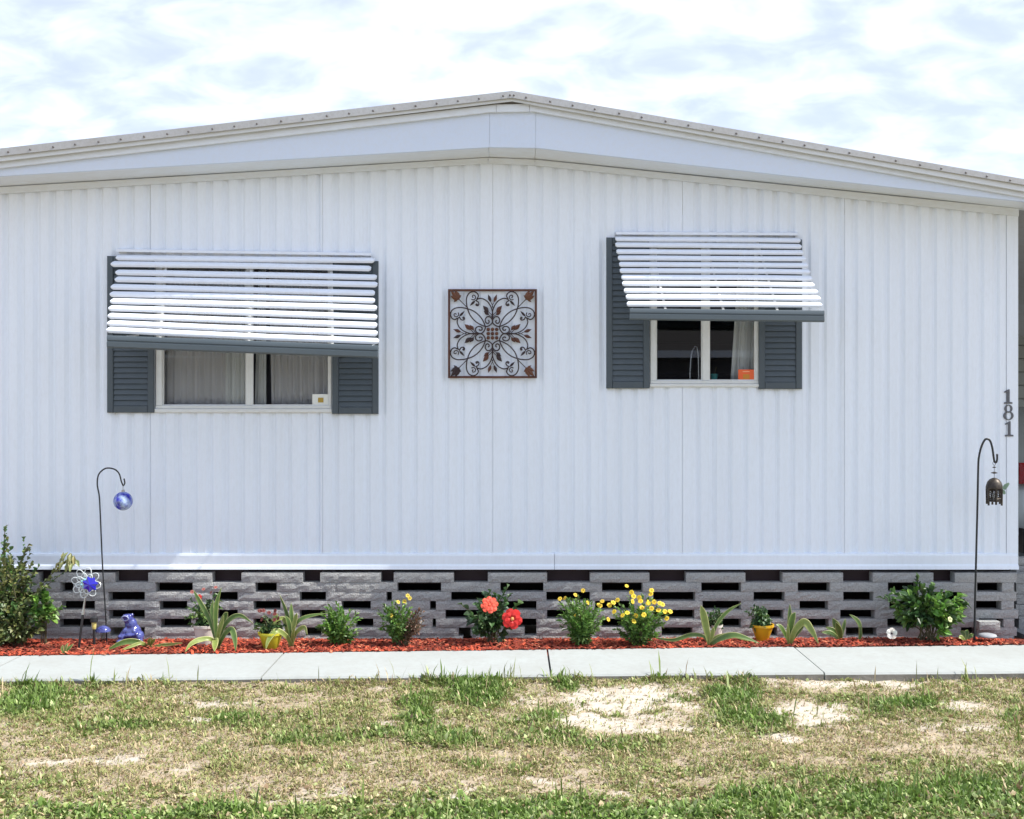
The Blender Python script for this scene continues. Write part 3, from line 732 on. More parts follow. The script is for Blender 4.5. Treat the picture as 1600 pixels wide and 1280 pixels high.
def scroll_pts():
    # top-left, upper scroll: curl near the frame, down the side, along the diagonal loop, ending in the small ring by the centre
    top = [(395,205),(383,192),(396,176),(416,186),(418,214),(395,232)]
    body = [(440,222),(459,185),(440,148),(395,130),(345,150),(315,200),(310,260),(322,335),(360,430),(440,515),(545,565),(605,548),(636,505),(612,452),(570,445),(545,480),(556,520),(585,525),(594,500),(580,488)]
    return zc([(398,200),(386,190),(400,172),(424,190),(415,225)]), zc(body)
_, body = scroll_pts()
side = zc([(455,300),(438,285),(430,300),(452,306),(466,288),(455,258),(430,243),(455,222),(500,216),(560,245),(605,300),(632,370),(638,440),(637,520)])
inner = zc([(398,205),(384,196),(392,176),(416,182),(424,210),(400,234),(372,226)])
for k in range(8):
    for j, (cv, rad) in enumerate(((body, .0046), (side, .0044), (inner, .0036))):
        pts = spline([A(*reflect(p, k), -.002 - .0012*((k+j) % 3)) for p in cv], 5)
        m = MB(); m.tube(pts, rad, 6); autosmooth(m.build('scroll', M['rustdk'], art), 60)
def flat_leaf(tip, root_, wid, material, name='leaf', d=-.006):
    m = MB(); a, b = Vector(root_), Vector(tip); ax = b-a; pr = Vector((-ax.y, ax.x)).normalized(); prof = [0, .5, .9, 1, .75, .35, 0]; n = len(prof)
    top, bot, mid = [], [], []
    for i, w in enumerate(prof):
        c = a + ax*(i/(n-1)); wv = w*wid
        top.append(A(*(c+pr*wv), d)); bot.append(A(*(c-pr*wv), d)); mid.append(A(*c, d-.006))
    V = top+mid+bot; Fc = []
    for i in range(n-1): Fc += [(i, i+1, n+i+1, n+i), (n+i, n+i+1, 2*n+i+1, 2*n+i)]
    off = [v+Vector((0,.006,0)) for v in top+bot]; b0 = len(V); V += off
    for i in range(n-1): Fc += [(b0+i+1, b0+i, b0+n+i, b0+n+i+1)]
    m.add(V, Fc); return m.build(name, material, art)
LV = [((580,165),(640,330),.036),((575,230),(640,345),.0),((515,305),(636,440),.048),((525,370),(634,455),.040)]
for k in range(8):
    mm = M['rust'] if k % 3 else M['rustdk']
    for i, (tip, rt, wd) in enumerate(LV):
        if wd == 0: continue
        t2, r2 = zc([tip, rt]); r3 = (t2[0]+(r2[0]-t2[0])*.62, t2[1]+(r2[1]-t2[1])*.62)
        flat_leaf(reflect(t2, k), reflect(r3, k), wd, mm)
        m = MB(); m.tube([A(*reflect(r3, k), -.006), A(*reflect(((r3[0]+r2[0])/2+.01, (r3[1]+r2[1])/2), k), -.006), A(*reflect(r2, k), -.003)], .0026, 5); m.build('leaf_stalk', M['rustdk'], art)
    t2, r2 = zc([(352,308),(425,238)]); flat_leaf(reflect(t2, k), reflect(r2, k), .026, M['rustdk'])
for k in range(4):                                  # corner tulips and their stalks
    a, b = zc([(225,235),(320,330)]); m = MB(); m.tube([A(*reflect(a, k), -.004), A(*reflect(b, k), -.004)], .0034, 6); m.build('corner_stalk', M['rustdk'], art)
    lt = M['rustlt'] if k != 2 else M['rustdk']
    for tp, rt, wd in (((112,118),(228,238),.055),((170,112),(226,226),.05),((108,185),(222,232),.05),((245,175),(205,215),.028),((150,262),(205,215),.028)):
        t2, r2 = zc([tp, rt]); flat_leaf(reflect(t2, k), reflect(r2, k), wd, lt, 'corner_petal', -.010)
for i in range(3):                                  # centre rosette
    for j in range(3):
        m = MB(); m.lathe([(.0135, 0), (.0125, .008), (.008, .013), (.003, .015)], A((i-1)*.095+0, (j-1)*.095, -.006 - .001*((i+j) % 2)), 10, axis=(0,-1,0)); autosmooth(m.build('rosette_bead', M['rustlt'] if (i+j) % 2 else M['rust'], art))

# ------------------------------------------------------------------ block wall under the house
ROWS = [(895.5,910.2),(910.6,925),(925.4,939.2),(939.6,953),(953.4,966.8),(967.2,980.4),(980.8,993.5),(993.9,1007)]
HOLES = [
 [(60,79),(179,231),(331,377),(473,500),(595,615),(709,762),(855,922),(1015,1072),(1165,1223),(1318,1364),(1459,1492),(-70,-25)],
 [(94,114),(243,301),(399,432),(621,689),(782,849),(941,1004),(1096,1158),(1247,1297),(1388,1434),(1527,1566),(-40,10)],
 [(30,66),(169,226),(333,371),(468,509),(604,612),(705,761),(854,922),(1021,1086),(1178,1226),(1318,1365),(1459,1503)],
 [(96,148),(249,292),(396,438),(534,579),(672,681),(778,838),(930,990),(1098,1158),(1250,1294),(1390,1436),(1525,1565),(-30,10)],
 [(40,71),(170,226),(338,371),(468,508),(696,756),(855,922),(1021,1085),(1186,1224),(1313,1367),(1459,1506)],
 [(92,142),(251,298),(396,438),(556,583),(676,681),(785,838),(940,990),(1108,1158),(1249,1295),(1387,1430),(1530,1568),(-30,10)],
 [(45,71),(172,226),(350,368),(477,502),(717,735),(820,838),(1034,1082),(1186,1214),(1322,1370),(1502,1526)],
 [(724,737)]]
YB = YW-.042
bw = empty('block_wall', (0, YB, 0), 'openwork wall of grey split-face concrete blocks under the white siding', 'wall')
def block(px0, px1, py0, py1, y, parent, depth=.095, ox=0):
    xa, xb, zt, zb = PX(px0, y)+.0010, PX(px1, y)-.0010, PZ(py0, y)+.0002, PZ(py1, y)-.0002
    nx_, nz_ = max(3, min(14, int((xb-xa)/.032))), 3; m = MB(); y += random.uniform(-.004, .004)
    def q(i, j):
        e = random.uniform(.001, .005) if i in (0, nx_) or j in (0, nz_) else random.uniform(-.0035, .0025)
        jx = 0 if i in (0, nx_) else random.uniform(-.006, .006)
        return (xa+(xb-xa)*i/nx_+jx, y+e, zb+(zt-zb)*j/nz_)
    for i in range(nx_+1):
        for j in range(nz_+1): m.v.append(q(i, j))
    for i in range(nx_):
        for j in range(nz_): a = i*(nz_+1)+j; m.f.append((a, a+nz_+1, a+nz_+2, a+1)); m.m.append(0)
    yb = y+depth; e = y+.004
    m.add([(xa,e,zb),(xb,e,zb),(xb,e,zt),(xa,e,zt),(xa,yb,zb),(xb,yb,zb),(xb,yb,zt),(xa,yb,zt)], [(4,7,6,5),(0,4,5,1),(1,5,6,2),(2,6,7,3),(3,7,4,0)])
    return m.build('block', M['block'], parent)
for r, (ya, yb) in enumerate(ROWS):
    hs = sorted(HOLES[r]); edge = [-250] + [v for h in hs for v in h] + [1589 - (r % 2)*4 + (3 if r == 4 else 0)]
    for a, b in zip(edge[::2], edge[1::2]):
        w = b-a
        k = max(1, round(w/118))
        if w > 150 and r == 7: k = round(w/100)
        for i in range(k):
            block(a+w*i/k, a+w*(i+1)/k, ya, yb, YB, bw)
#SECTION4 ------------------------------------------------------------------ carport side: car, shed, loose blocks
shed = empty('shed', (6.6, 15.5, 0), 'grey shed wall at the back of the carport', 'shed')
for i in range(16):
    m = MB(); m.cbox(4.2, 9.6, 15.5, 15.53, .02+i*.18, .195+i*.18, .012); m.build('clapboard', M['shed'], shed)
m = MB(); m.box(4.2, 9.6, 15.531, 18, 0, 2.95); m.build('shed_body', M['shed'], shed)

def car(ox, oy):
    root = empty('parked_car', (ox, oy, 0), 'silver car with red tail lamp parked under the carport at the right edge', 'car')
    W = 1.84
    # side outline (y forward = away from the viewer, z up), lofted across the width with tumblehome
    prof = [(0,.42),(-.06,.55),(-.05,.80),(.02,1.00),(.10,1.12),(.42,1.62),(.70,1.70),(1.9,1.70),(2.7,1.22),(3.0,1.10),(4.2,.98),(4.45,.80),(4.48,.50),(4.3,.36),(.2,.36)]
    m = MB(); rings = []
    for s in (0, .06, .2, .8, .94, 1):
        ring = []
        for yy, z in prof:
            tum = max(0, z-1.05)*.28; x = -W/2 + W*s; e = .07 if s in (0, 1) else (.02 if s in (.06, .94) else 0)
            x = math.copysign(max(0, abs(x) - tum - (0 if s not in (0,1) else 0)), x)
            cy = 2.2; ring.append((ox + x + W/2, oy + cy + (yy-cy)*(1-e*.6), .36 + (z-.36)*(1-e*.35)))
        rings.append(ring)
    m.ring_loft(rings); b = autosmooth(m.build('body', M['carwhite'], root), 35)
    m = MB(); m.add([(ox+.22,oy+.115,1.13),(ox+W-.22,oy+.115,1.13),(ox+W-.32,oy+.415,1.58),(ox+.32,oy+.415,1.58),(ox+.22,oy+.14,1.13),(ox+W-.22,oy+.14,1.13),(ox+W-.32,oy+.44,1.58),(ox+.32,oy+.44,1.58)],
        [(0,1,2,3),(0,4,5,1),(1,5,6,2),(2,6,7,3),(3,7,4,0)]); m.build('rear_window', M['carglass'], root)
    for s in (0, 1):
        x = ox + (.02 if s == 0 else W-.24); m = MB(); m.cbox(x, x+.22, oy-.055, oy+.14, 1.0, 1.19, .03); m.build('tail_lamp', M['carred'], root)
        x = ox - .004 if s == 0 else ox + W + .004
        m = MB(); t = .30*.28; sg = 1 if s == 0 else -1
        m.extrude([(oy+.35,1.12),(oy+2.55,1.14),(oy+1.9,1.60),(oy+.62,1.60)], 0, .01)
        m.v = [((x + sg*(.02 + max(0, z-1.05)*.27)) + sg*yy, xx, z) for xx, yy, z in m.v]; m.build('side_window', M['carglass'], root)
        for wy in (.85, 3.55):
            cx_ = ox + (.10 if s == 0 else W-.10)
            m = MB(); m.lathe([(.20,-.11),(.31,-.11),(.335,-.08),(.335,.08),(.31,.11),(.20,.11)], (cx_, oy+wy, .336), 24, axis=(1,0,0)); w_ = autosmooth(m.build('wheel', M['carblack'], root))
            m = MB(); m.lathe([(.06,-.112),(.19,-.09),(.2,-.03),(.2,.03),(.19,.09),(.06,.112)], (cx_, oy+wy, .336), 16, axis=(1,0,0)); autosmooth(m.build('rim', M['clearwire'], w_))
    m = MB(); m.cbox(ox+.03, ox+W-.03, oy-.10, oy+.25, .38, .60, .03); m.build('bumper', M['carblack'], root)
    m = MB(); m.cbox(ox+.66, ox+W-.66, oy-.065, oy-.03, .74, .88, .004); m.build('license_plate', M['card'], root)
car(PX(1588, 10.4), 10.4)

def stack(px0, y, spec):
    root = empty('block_stack', (PX(px0, y), y, .035), 'loose grey concrete blocks stacked at the right corner of the house', 'blocks')
    for a, b, c, d_, yy in spec: block(a, b, c, d_, yy, root)
stack(1586, 8.62, [(1587,1680,897,912,8.6),(1588,1690,913,928,8.6),(1589,1684,929,944,8.6),(1587,1690,945,962,8.6),(1592,1680,963,984,8.6),(1587,1682,872,883,8.7),(1588,1690,884,896,8.7)])
root = empty('fallen_block', (PX(1550,8.2), 8.2, .03), 'low grey concrete block lying in the mulch beside the lantern hook', 'block')
block(1531, 1564, 972, 985, 8.19, root, .09)
m = MB(); m.lathe([(.055,0),(.062,.008),(.058,.018),(.035,.024),(.004,.026)], P(1543, 995.5, 8.02), 18)
o = m.build('stone_disc', M['stone'], base=P(1543, 995.5, 8.02)); autosmooth(o, 60); tag(o, 'small pale round stone lying on the mulch by the lantern hook', 'stone')

# ------------------------------------------------------------------ shepherd hooks and what hangs from them
def hook(pts, y, r, label):
    W_ = [P(a, b, y) for a, b in pts]; base = W_[0]; sp = spline(W_, 10)
    root = empty('shepherd_hook', base, label, 'garden hook', 'black iron shepherd hooks')
    k = len(sp) - 20
    m = MB(); m.tube(sp[:10*(len(pts)-4)+1], r, 8); autosmooth(m.build('pole', M['iron'], root), 60)
    m = MB(); m.tube(sp[10*(len(pts)-4):], r*.95, 8); m.ball(sp[-1], r*1.15, n=8, m=5); autosmooth(m.build('hook_end', M['iron'], root), 60)
    return root
yl = 8.02
hook([(167,1012),(165,960),(160,880),(156.5,800),(155,775),(152,757),(154,742),(162,733.5),(170,731.5),(180,734),(186.5,741),(189.5,752),(192.5,758.5),(195,755),(194,749)], yl, .0052, 'thin black shepherd hook holding the blue glass ball')
c = P(192.3, 783, yl); m = MB(); m.ball(c, .066, n=28, m=18)
gb = m.build('glass_ball', M['swirl'], smooth=True, base=c - Vector((0,0,.066))); tag(gb, 'blue and white swirled glass ball hanging from the thin hook', 'ornament')
m = MB(); t = c + Vector((0,0,.066)); m.lathe([(.012,-.004),(.012,.01),(.006,.014)], t, 10); m.build('cap', M['clearwire'], gb)
for s in range(3):
    m = MB(); z0 = t + Vector((0,0,.012+s*.011)); m.tube([z0+Vector((.006*math.cos(a) if s%2==0 else 0, .006*math.cos(a) if s%2 else 0, .006*math.sin(a)+.006)) for a in [2*math.pi*i/10 for i in range(11)]], .0012, 5); m.build('chain_link', M['clearwire'], gb)
yr = 8.05
hook([(1522.5,1000),(1524,920),(1527,800),(1528.5,730),(1530,712),(1533.5,698),(1538,688.5),(1542,686),(1547,689),(1550.5,700),(1552.5,714),(1554,721.5),(1556.5,722.5),(1558,718),(1558,711)], yr, .0075, 'thick black shepherd hook holding the bronze lantern')
# lantern
lc = P(1553.5, 789, yr); s_ = 1/F*yr
lan = empty('lantern', lc, 'aged bronze pierced lantern with domed top hanging near the house corner', 'lantern')
z = lambda py: PZ(py, yr) ; zb = PZ(784, yr)
m = MB(); m.lathe([(12.5*s_, z(764)),(12.8*s_, z(761.5)),(12.0*s_, z(758)),(10.2*s_, z(753)),(7*s_, z(749)),(3*s_, z(747)),(1*s_, z(746.5))], (lc.x, lc.y, 0), 16); autosmooth(m.build('dome', M['lantern'], lan))
m = MB(); m.lathe([(9.5*s_, z(784)),(11.5*s_, z(783.5)),(11.5*s_, z(781.5)),(9.5*s_, z(781))], (lc.x, lc.y, 0), 6); m.build('floor_plate', M['lantern'], lan)
for k in range(6):
    a = 2*math.pi*(k+.35)/6; p0 = Vector((lc.x+11.2*s_*math.cos(a), lc.y+11.2*s_*math.sin(a), 0)); a2 = 2*math.pi*(k+1.35)/6
    m = MB(); w = 1.9*s_; m.tube([Vector((p0.x,p0.y,z(789.5 if k % 2 else 788))), Vector((p0.x,p0.y,z(764)))], [w*.8, w], 6); m.build('post', M['lantern'], lan)
    p1 = Vector((lc.x+11.2*s_*math.cos(a2), lc.y+11.2*s_*math.sin(a2), 0)); mid = (p0+p1)/2
    m = MB(); zc_ = (z(766)+z(781))/2; ux = (p1-p0).normalized()
    for q in range(6):                               # pierced filigree in each side
        th = 2*math.pi*q/6; r1 = 3.2*s_
        cpt = mid + Vector((0,0,zc_)) + ux*(r1*math.cos(th)) + Vector((0,0,r1*1.5*math.sin(th)))
        m.tube([cpt + ux*(1.5*s_*math.cos(b_)) + Vector((0,0,1.5*s_*math.sin(b_))) for b_ in [2*math.pi*i/8 for i in range(9)]], .5*s_, 5)
    m.tube([p0+Vector((0,0,z(766))), p1+Vector((0,0,z(766)))], .9*s_, 5)
    m.tube([p0+Vector((0,0,z(779))), p1+Vector((0,0,z(779)))], .9*s_, 5)
    m.build('filigree_panel', M['lantern'], lan)
m = MB(); m.lathe([(2.8*s_, z(780.8)),(2.8*s_, z(772)),(1*s_, z(771))], (lc.x, lc.y, 0), 12); m.build('candle', M['card'], lan)
m = MB(); m.tube([Vector((lc.x, lc.y, z(747.5))), Vector((lc.x, lc.y, z(727)))], .0016, 6)
m.lathe([(.6*s_, z(740.5)),(5*s_, z(739.3)),(5*s_, z(738.7)),(.6*s_, z(737))], (lc.x, lc.y, 0), 12); m.lathe([(.5*s_, z(731.5)),(3*s_, z(730.6)),(3*s_, z(730.2)),(.5*s_, z(729))], (lc.x, lc.y, 0), 10)
m.tube([Vector((lc.x, lc.y, z(724))) + Vector((2.2*s_*math.cos(a), 0, 3.2*s_*math.sin(a))) for a in [2*math.pi*i/12 for i in range(13)]], .0015, 5); m.build('hanger', M['lantern'], lan)
# pale wing ornament clipped to the lantern
wc = P(1566, 763, yr-.03); wr = empty('butterfly_ornament', P(1567, 768, yr-.03), 'pale green butterfly-like ornament clipped to the right side of the lantern', 'ornament')
for pts_ in ([(0,0),(3,-6),(9,-9),(10.5,-7),(8,-2),(4,3)], [(0,1),(4,4),(5,8),(2.5,10),(0,6)]):
    m = MB(); n = len(pts_); V = [wc + Vector((a*s_, -.010*(a/10), -b*s_)) for a, b in pts_]; m.add(V + [v+Vector((0,.0025,0)) for v in V], [tuple(range(n)), tuple(range(2*n-1, n-1, -1))] + [(i, n+i, n+(i+1) % n, (i+1) % n) for i in range(n)]); m.build('wing', M['wing'], wr)
m = MB(); m.ball(wc+Vector((0,-.002,-.003)), .004, .004, .018, n=8, m=6); m.build('body', M['wing'], wr)

# ------------------------------------------------------------------ garden ornaments at the left
yp = 7.80; b0, t0 = P(121.5, 1018, yp), P(136, 913, yp-.02)
pin = empty('flower_stake', b0, 'wire flower stake with cobalt glass star centre leaning beside the left bush', 'garden stake')
m = MB(); m.tube([b0 + Vector((0,0,-.04)), b0.lerp(t0, .55)], .0085, 8); m.build('stake_pole', M['plasticblack'], pin)
m = MB(); m.tube([b0.lerp(t0, .55), b0.lerp(t0, .66), t0], [.011, .007, .004], 8); m.build('stake_socket', M['clearwire'], pin)
hub = P(134, 912, yp-.03); s_ = 1/F*yp
for ring_, (nl, rad, lr) in enumerate(((8, 9.5, 6.4), (8, 15.5, 7.6))):
    for k in range(nl):
        a = 2*math.pi*(k + .5*ring_)/nl + .2; cpt = hub + Vector((rad*s_*math.cos(a), .006*ring_, rad*s_*math.sin(a)*1.05))
        if ring_ == 1: cpt += Vector((0, 0, .004))
        u = Vector((math.cos(a), 0, math.sin(a))); w = Vector((-math.sin(a), 0, math.cos(a)))
        m = MB(); m.tube([cpt + u*(lr*s_*math.cos(b_)) + w*(lr*.72*s_*math.sin(b_)) + Vector((0,.004*math.sin(b_),0)) for b_ in [2*math.pi*i/14 for i in range(15)]], .0030, 6); m.build('wire_petal', M['petalwire'], pin)
        if ring_ == 0:
            m = MB(); m.ball(hub + u*(6.5*s_) + Vector((0,-.005,0)), .009, n=8, m=6); m.build('bead', M['aqua'], pin)
st = P(141, 913, yp-.05); pts_ = []
for k in range(14):
    a = math.pi*k/7 + .1; r_ = (13 if k % 2 == 0 else 9.3)*s_; pts_.append(st + Vector((r_*math.cos(a), 0, r_*math.sin(a))))
m = MB(); n = 14; m.add(pts_ + [st+Vector((0,-.022,0)), st+Vector((0,.014,0))], [(i, (i+1) % n, n) for i in range(n)] + [((i+1) % n, i, n+1) for i in range(n)]); m.build('glass_star', M['blueglass'], pin)

c = P(147, 1015, 7.93); sol = empty('solar_light', c, 'small black solar path light with amber lens beside the flower stake', 'garden light'); s_ = 1/F*7.93
m = MB(); m.lathe([(1.9*s_,-.03),(2.1*s_,.03),(2.1*s_, 32*s_)], c, 10); m.build('stem', M['plasticblack'], sol)
m = MB(); m.lathe([(2.6*s_, 32*s_),(3.4*s_, 35*s_),(3.7*s_, 43*s_)], c, 12); m.build('lens', M['lampglass'], sol)
m = MB(); m.lathe([(5.6*s_, 43*s_),(5.9*s_, 44*s_),(5.6*s_, 50*s_),(3*s_, 51.5*s_)], c, 14); m.build('cap', M['plasticblack'], sol)
c = P(161, 1008, 8.0); s_ = 1/F*8.0
mush = empty('glass_mushroom', c, 'blue domed glass mushroom beside the thin hook pole', 'ornament')
m = MB(); m.lathe([(3.0*s_,-.02),(2.6*s_, 8*s_),(3.2*s_, 22*s_)], c, 12); m.build('stalk', M['frosted'], mush)
m = MB(); m.lathe([(2*s_, 22.0*s_),(9*s_, 20.5*s_),(11.5*s_, 21.5*s_),(11.3*s_, 24*s_),(8.5*s_, 27.5*s_),(4.5*s_, 29.8*s_),(.6*s_, 30.5*s_)], c, 24); autosmooth(m.build('cap', M['blueglaze'], mush), 70)

# ceramic frog: one continuous glazed surface
c = P(205, 1004, 8.02); s_ = 1/F*8.02; m = MB()
def fb(dx, dy, dz, rx, ry, rz, rot=None): m.ball(c + Vector((dx*s_, dy*s_, dz*s_)), rx*s_, ry*s_, rz*s_, n=16, m=10, rot=rot)
RX = lambda a: Matrix.Rotation(R(a), 3, 'X'); RY = lambda a: Matrix.Rotation(R(a), 3, 'Y')
fb(2, 0, 15, 14, 13, 15.5); fb(0.5, -2, 28, 9.5, 9, 12); fb(-3, -4, 37, 7.4, 8, 9, RX(25)); fb(-5, -8, 41.5, 6.2, 5.5, 4.4, RX(-20)); fb(2.5, -4, 43.5, 2.9, 2.9, 3.0); fb(-9, -5, 43, 2.4, 2.4, 2.4)
fb(-11, -6, 10, 6, 10, 8.5); fb(14, -2, 10, 6.5, 11, 9); fb(-13, -12, 4, 6.5, 7, 3.2); fb(15, -9, 3.5, 6.5, 8, 3.2); fb(-9, -9, 18, 3.4, 4, 9, RY(35)); fb(9, -9, 17, 3.4, 4, 9, RY(-32)); fb(-13, -13, 11.5, 4.2, 3.6, 3); fb(1, -12, 13, 9, 4, 3.2, RY(-8))
fr = m.build('ceramic_frog', M['blueglaze'], base=c)
rm = fr.modifiers.new('remesh', 'REMESH'); rm.mode = 'VOXEL'; rm.voxel_size = .0045; rm.use_smooth_shade = True
sm = fr.modifiers.new('smooth', 'SMOOTH'); sm.factor = .5; sm.iterations = 4
dg = bpy.context.evaluated_depsgraph_get(); nm = bpy.data.meshes.new_from_object(fr.evaluated_get(dg)); fr.modifiers.clear(); fr.data = nm
nm.polygons.foreach_set('use_smooth', [True]*len(nm.polygons))
tag(fr, 'glossy blue ceramic frog sitting upright before the block wall', 'frog statue')
m = MB(); oc = c + Vector((-5.2*s_, -13.2*s_, 40*s_)); m.tube([oc + Vector((5.2*s_*math.cos(a), -1.0*s_*math.sin(a), 3.9*s_*math.sin(a))) for a in [2*math.pi*i/18 for i in range(19)]], .8*s_, 6); autosmooth(m.build('mouth_rim', M['frogrim'], fr), 60)

# ------------------------------------------------------------------ plants
def leaf_add(m, pos, d, up, ln, wd, col, fold=.25, droop=.2):
    d = d.normalized(); s = d.cross(up)
    if s.length < 1e-4: s = d.orthogonal()
    s.normalize(); n = s.cross(d)
    tip = pos + d*ln - Vector((0,0,1))*ln*droop; mid = pos + d*ln*.5 + n*ln*.02
    l = mid + s*wd*.5 + n*wd*fold; r = mid - s*wd*.5 + n*wd*fold
    q = pos + d*ln*.8 - Vector((0,0,1))*ln*droop*.6; l2 = q + s*wd*.3 + n*wd*fold*.6; r2 = q - s*wd*.3 + n*wd*fold*.6
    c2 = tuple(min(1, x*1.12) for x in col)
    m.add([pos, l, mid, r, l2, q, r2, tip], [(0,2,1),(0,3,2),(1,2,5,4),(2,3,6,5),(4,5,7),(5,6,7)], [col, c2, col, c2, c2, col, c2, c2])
def jitcol(c, v=.25, hue=.12):
    k = random.uniform(1-v, 1+v); return (c[0]*k*random.uniform(1-hue, 1+hue*2), c[1]*k, c[2]*k*random.uniform(1-hue, 1+hue))
def rdir(zmin=-.3):
    while True:
        v = Vector((random.gauss(0,1), random.gauss(0,1), random.gauss(0,1))).normalized()
        if v.z > zmin: return v
def bush(name, label, cat, base, crown, size, stems, per, leaf, cols, group=None, stem_r=.004, zfrac=.35, bare=.25, fold=.25, droop=.25, root=None, extra=None, whorl=False):
    """base: world point; crown: centre offset; size: half sizes of the crown"""
    base = Vector(base); root = root or empty(name, base, label, cat, group)
    ml, mst = MB(), MB(); tips = []
    cc = base + Vector(crown)
    stems = int(stems*1.6); leaf = (leaf[0]*1.12, leaf[1]*1.3)
    for k in range(stems):
        v = rdir(-.85); rad = random.random()**.45
        tip = cc + Vector((v.x*size[0], v.y*size[1], v.z*size[2]))*rad
        if extra and k < len(extra): tip = Vector(extra[k])
        b = base + Vector((random.uniform(-1,1)*size[0]*.22, random.uniform(-1,1)*size[1]*.22, -.01))
        midp = b.lerp(tip, .5) + Vector(((tip.x-b.x)*-.12, 0, (tip.z-b.z)*.10)) + rdir(-1)*.02
        sp = spline([b, midp, tip], 7); nn = len(sp)
        if k < 7 or random.random() < .2: mst.tube(sp, [stem_r*(1-.6*i/nn) for i in range(nn)], 5)
        tips.append(tip)
        col0 = random.choice(cols)
        for j in range(per):
            t = bare + (1-bare)*(j+random.random())/per; i = min(int(t*(nn-1)), nn-2); p = sp[i].lerp(sp[i+1], t*(nn-1)-i)
            tg = (sp[i+1]-sp[i]).normalized(); out = (p-cc); out = out.normalized() if out.length > 1e-3 else rdir()
            d = (rdir(-.6)*.8 + out*.5 + tg*.55 + Vector((0,0,.1)))
            if d.length < .1: continue
            up = (Vector((0,0,1))*.8 + out*.5 + rdir(-1)*.5).normalized()
            sc = random.uniform(.6, 1.15)
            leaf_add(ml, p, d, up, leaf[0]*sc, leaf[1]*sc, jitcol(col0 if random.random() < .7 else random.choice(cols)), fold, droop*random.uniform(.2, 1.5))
    fo = ml.build('foliage', M['leaf'], root); mst.build('stems', M['stem'], root)
    return root, tips, cc
def flower(root, pos, r, col, ccol, n=6, face=None, name='flower', cup=.35, layers=1):
    m = MB(); ax = (Vector(face) if face else Vector((random.gauss(0,.5), -.9, random.uniform(.3,1.1)))).normalized()
    u = ax.orthogonal().normalized(); w = ax.cross(u); pos = Vector(pos)
    for L_ in range(layers):
        rr = r*(1-.28*L_); cp = cup + .35*L_
        for k in range(n):
            a = 2*math.pi*(k + .5*L_)/n + random.uniform(-.12,.12); d = u*math.cos(a)+w*math.sin(a); s = -u*math.sin(a)+w*math.cos(a); c1 = jitcol(col, .15, .05)
            wd = rr*math.sin(math.pi/n)*1.25
            p1 = pos + d*rr*.55 + ax*rr*cp*.55; p2 = pos + d*rr + ax*rr*cp*.55
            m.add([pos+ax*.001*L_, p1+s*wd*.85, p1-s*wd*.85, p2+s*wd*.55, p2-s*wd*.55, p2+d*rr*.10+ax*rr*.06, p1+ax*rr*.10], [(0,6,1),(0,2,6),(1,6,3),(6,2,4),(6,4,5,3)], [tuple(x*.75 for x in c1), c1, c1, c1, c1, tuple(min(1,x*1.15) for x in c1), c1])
    m.ball(pos + ax*r*.18, r*.20, n=7, m=5, col=ccol)
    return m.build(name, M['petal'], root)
GREEN = [(.075,.155,.03),(.10,.20,.045),(.05,.11,.025),(.14,.25,.065)]
DARK = [(.04,.095,.03),(.06,.13,.04),(.08,.16,.05),(.03,.07,.025)]
OLIVE = [(.13,.165,.05),(.10,.135,.04),(.18,.21,.08),(.065,.10,.03)]
FRESH = [(.11,.25,.035),(.15,.31,.055),(.08,.19,.03),(.19,.35,.08)]
def gb(px, py, z=.06): y = ground_y(py, z); return P(px, py, y)
PXM = lambda n, y: n/F*y                       # photo pixels to metres at depth y

# big bush at the left edge
b = gb(20, 1003); y = b.y; k = 1/F*y
root, tips, cc = bush('rose_bush', 'tall leafy olive green bush at the left edge of the flower bed', 'bush', b, (-20*k, .02, 92*k), (74*k, .24, 80*k), 54, 22, (.044, .025), OLIVE+OLIVE+GREEN[:2]+DARK[:2], stem_r=.005, bare=.2,
    extra=[P(108,872,y-.05), P(45,850,y-.05), P(8,822,y-.05), P(118,880,y-.06), P(95,950,y-.1), P(80,940,y-.12), P(70,915,y-.1), P(60,985,y-.1), P(50,880,y)])
m = MB()
for k2 in range(18):
    p = P(102 + random.uniform(-8, 16), 868 + random.uniform(-6, 12), y-.06 + random.uniform(-.03,.03)); leaf_add(m, p, Vector((random.uniform(-.6,.6), random.uniform(-.6,.2), -.6)), Vector((0,-.5,.8)), .06, .028, jitcol((.24,.26,.10)))
m.build('pale_leaves', M['leaf'], root)
b = gb(70, 1004); y = b.y; k = 1/F*y
bush('leafy_shoot', 'bright green leafy shoot drooping from the left bush over the blocks', 'plant', b, (-2*k, -.04, 62*k), (24*k, .08, 26*k), 12, 16, (.052, .030), FRESH, stem_r=.0035, bare=.55)
b = gb(28, 1006); y = b.y; k = 1/F*y
bush('low_shrub', 'low grey-green shrub at the foot of the left bush', 'plant', b, (0, -.04, 32*k), (48*k, .12, 34*k), 26, 14, (.040, .020), OLIVE, stem_r=.003)

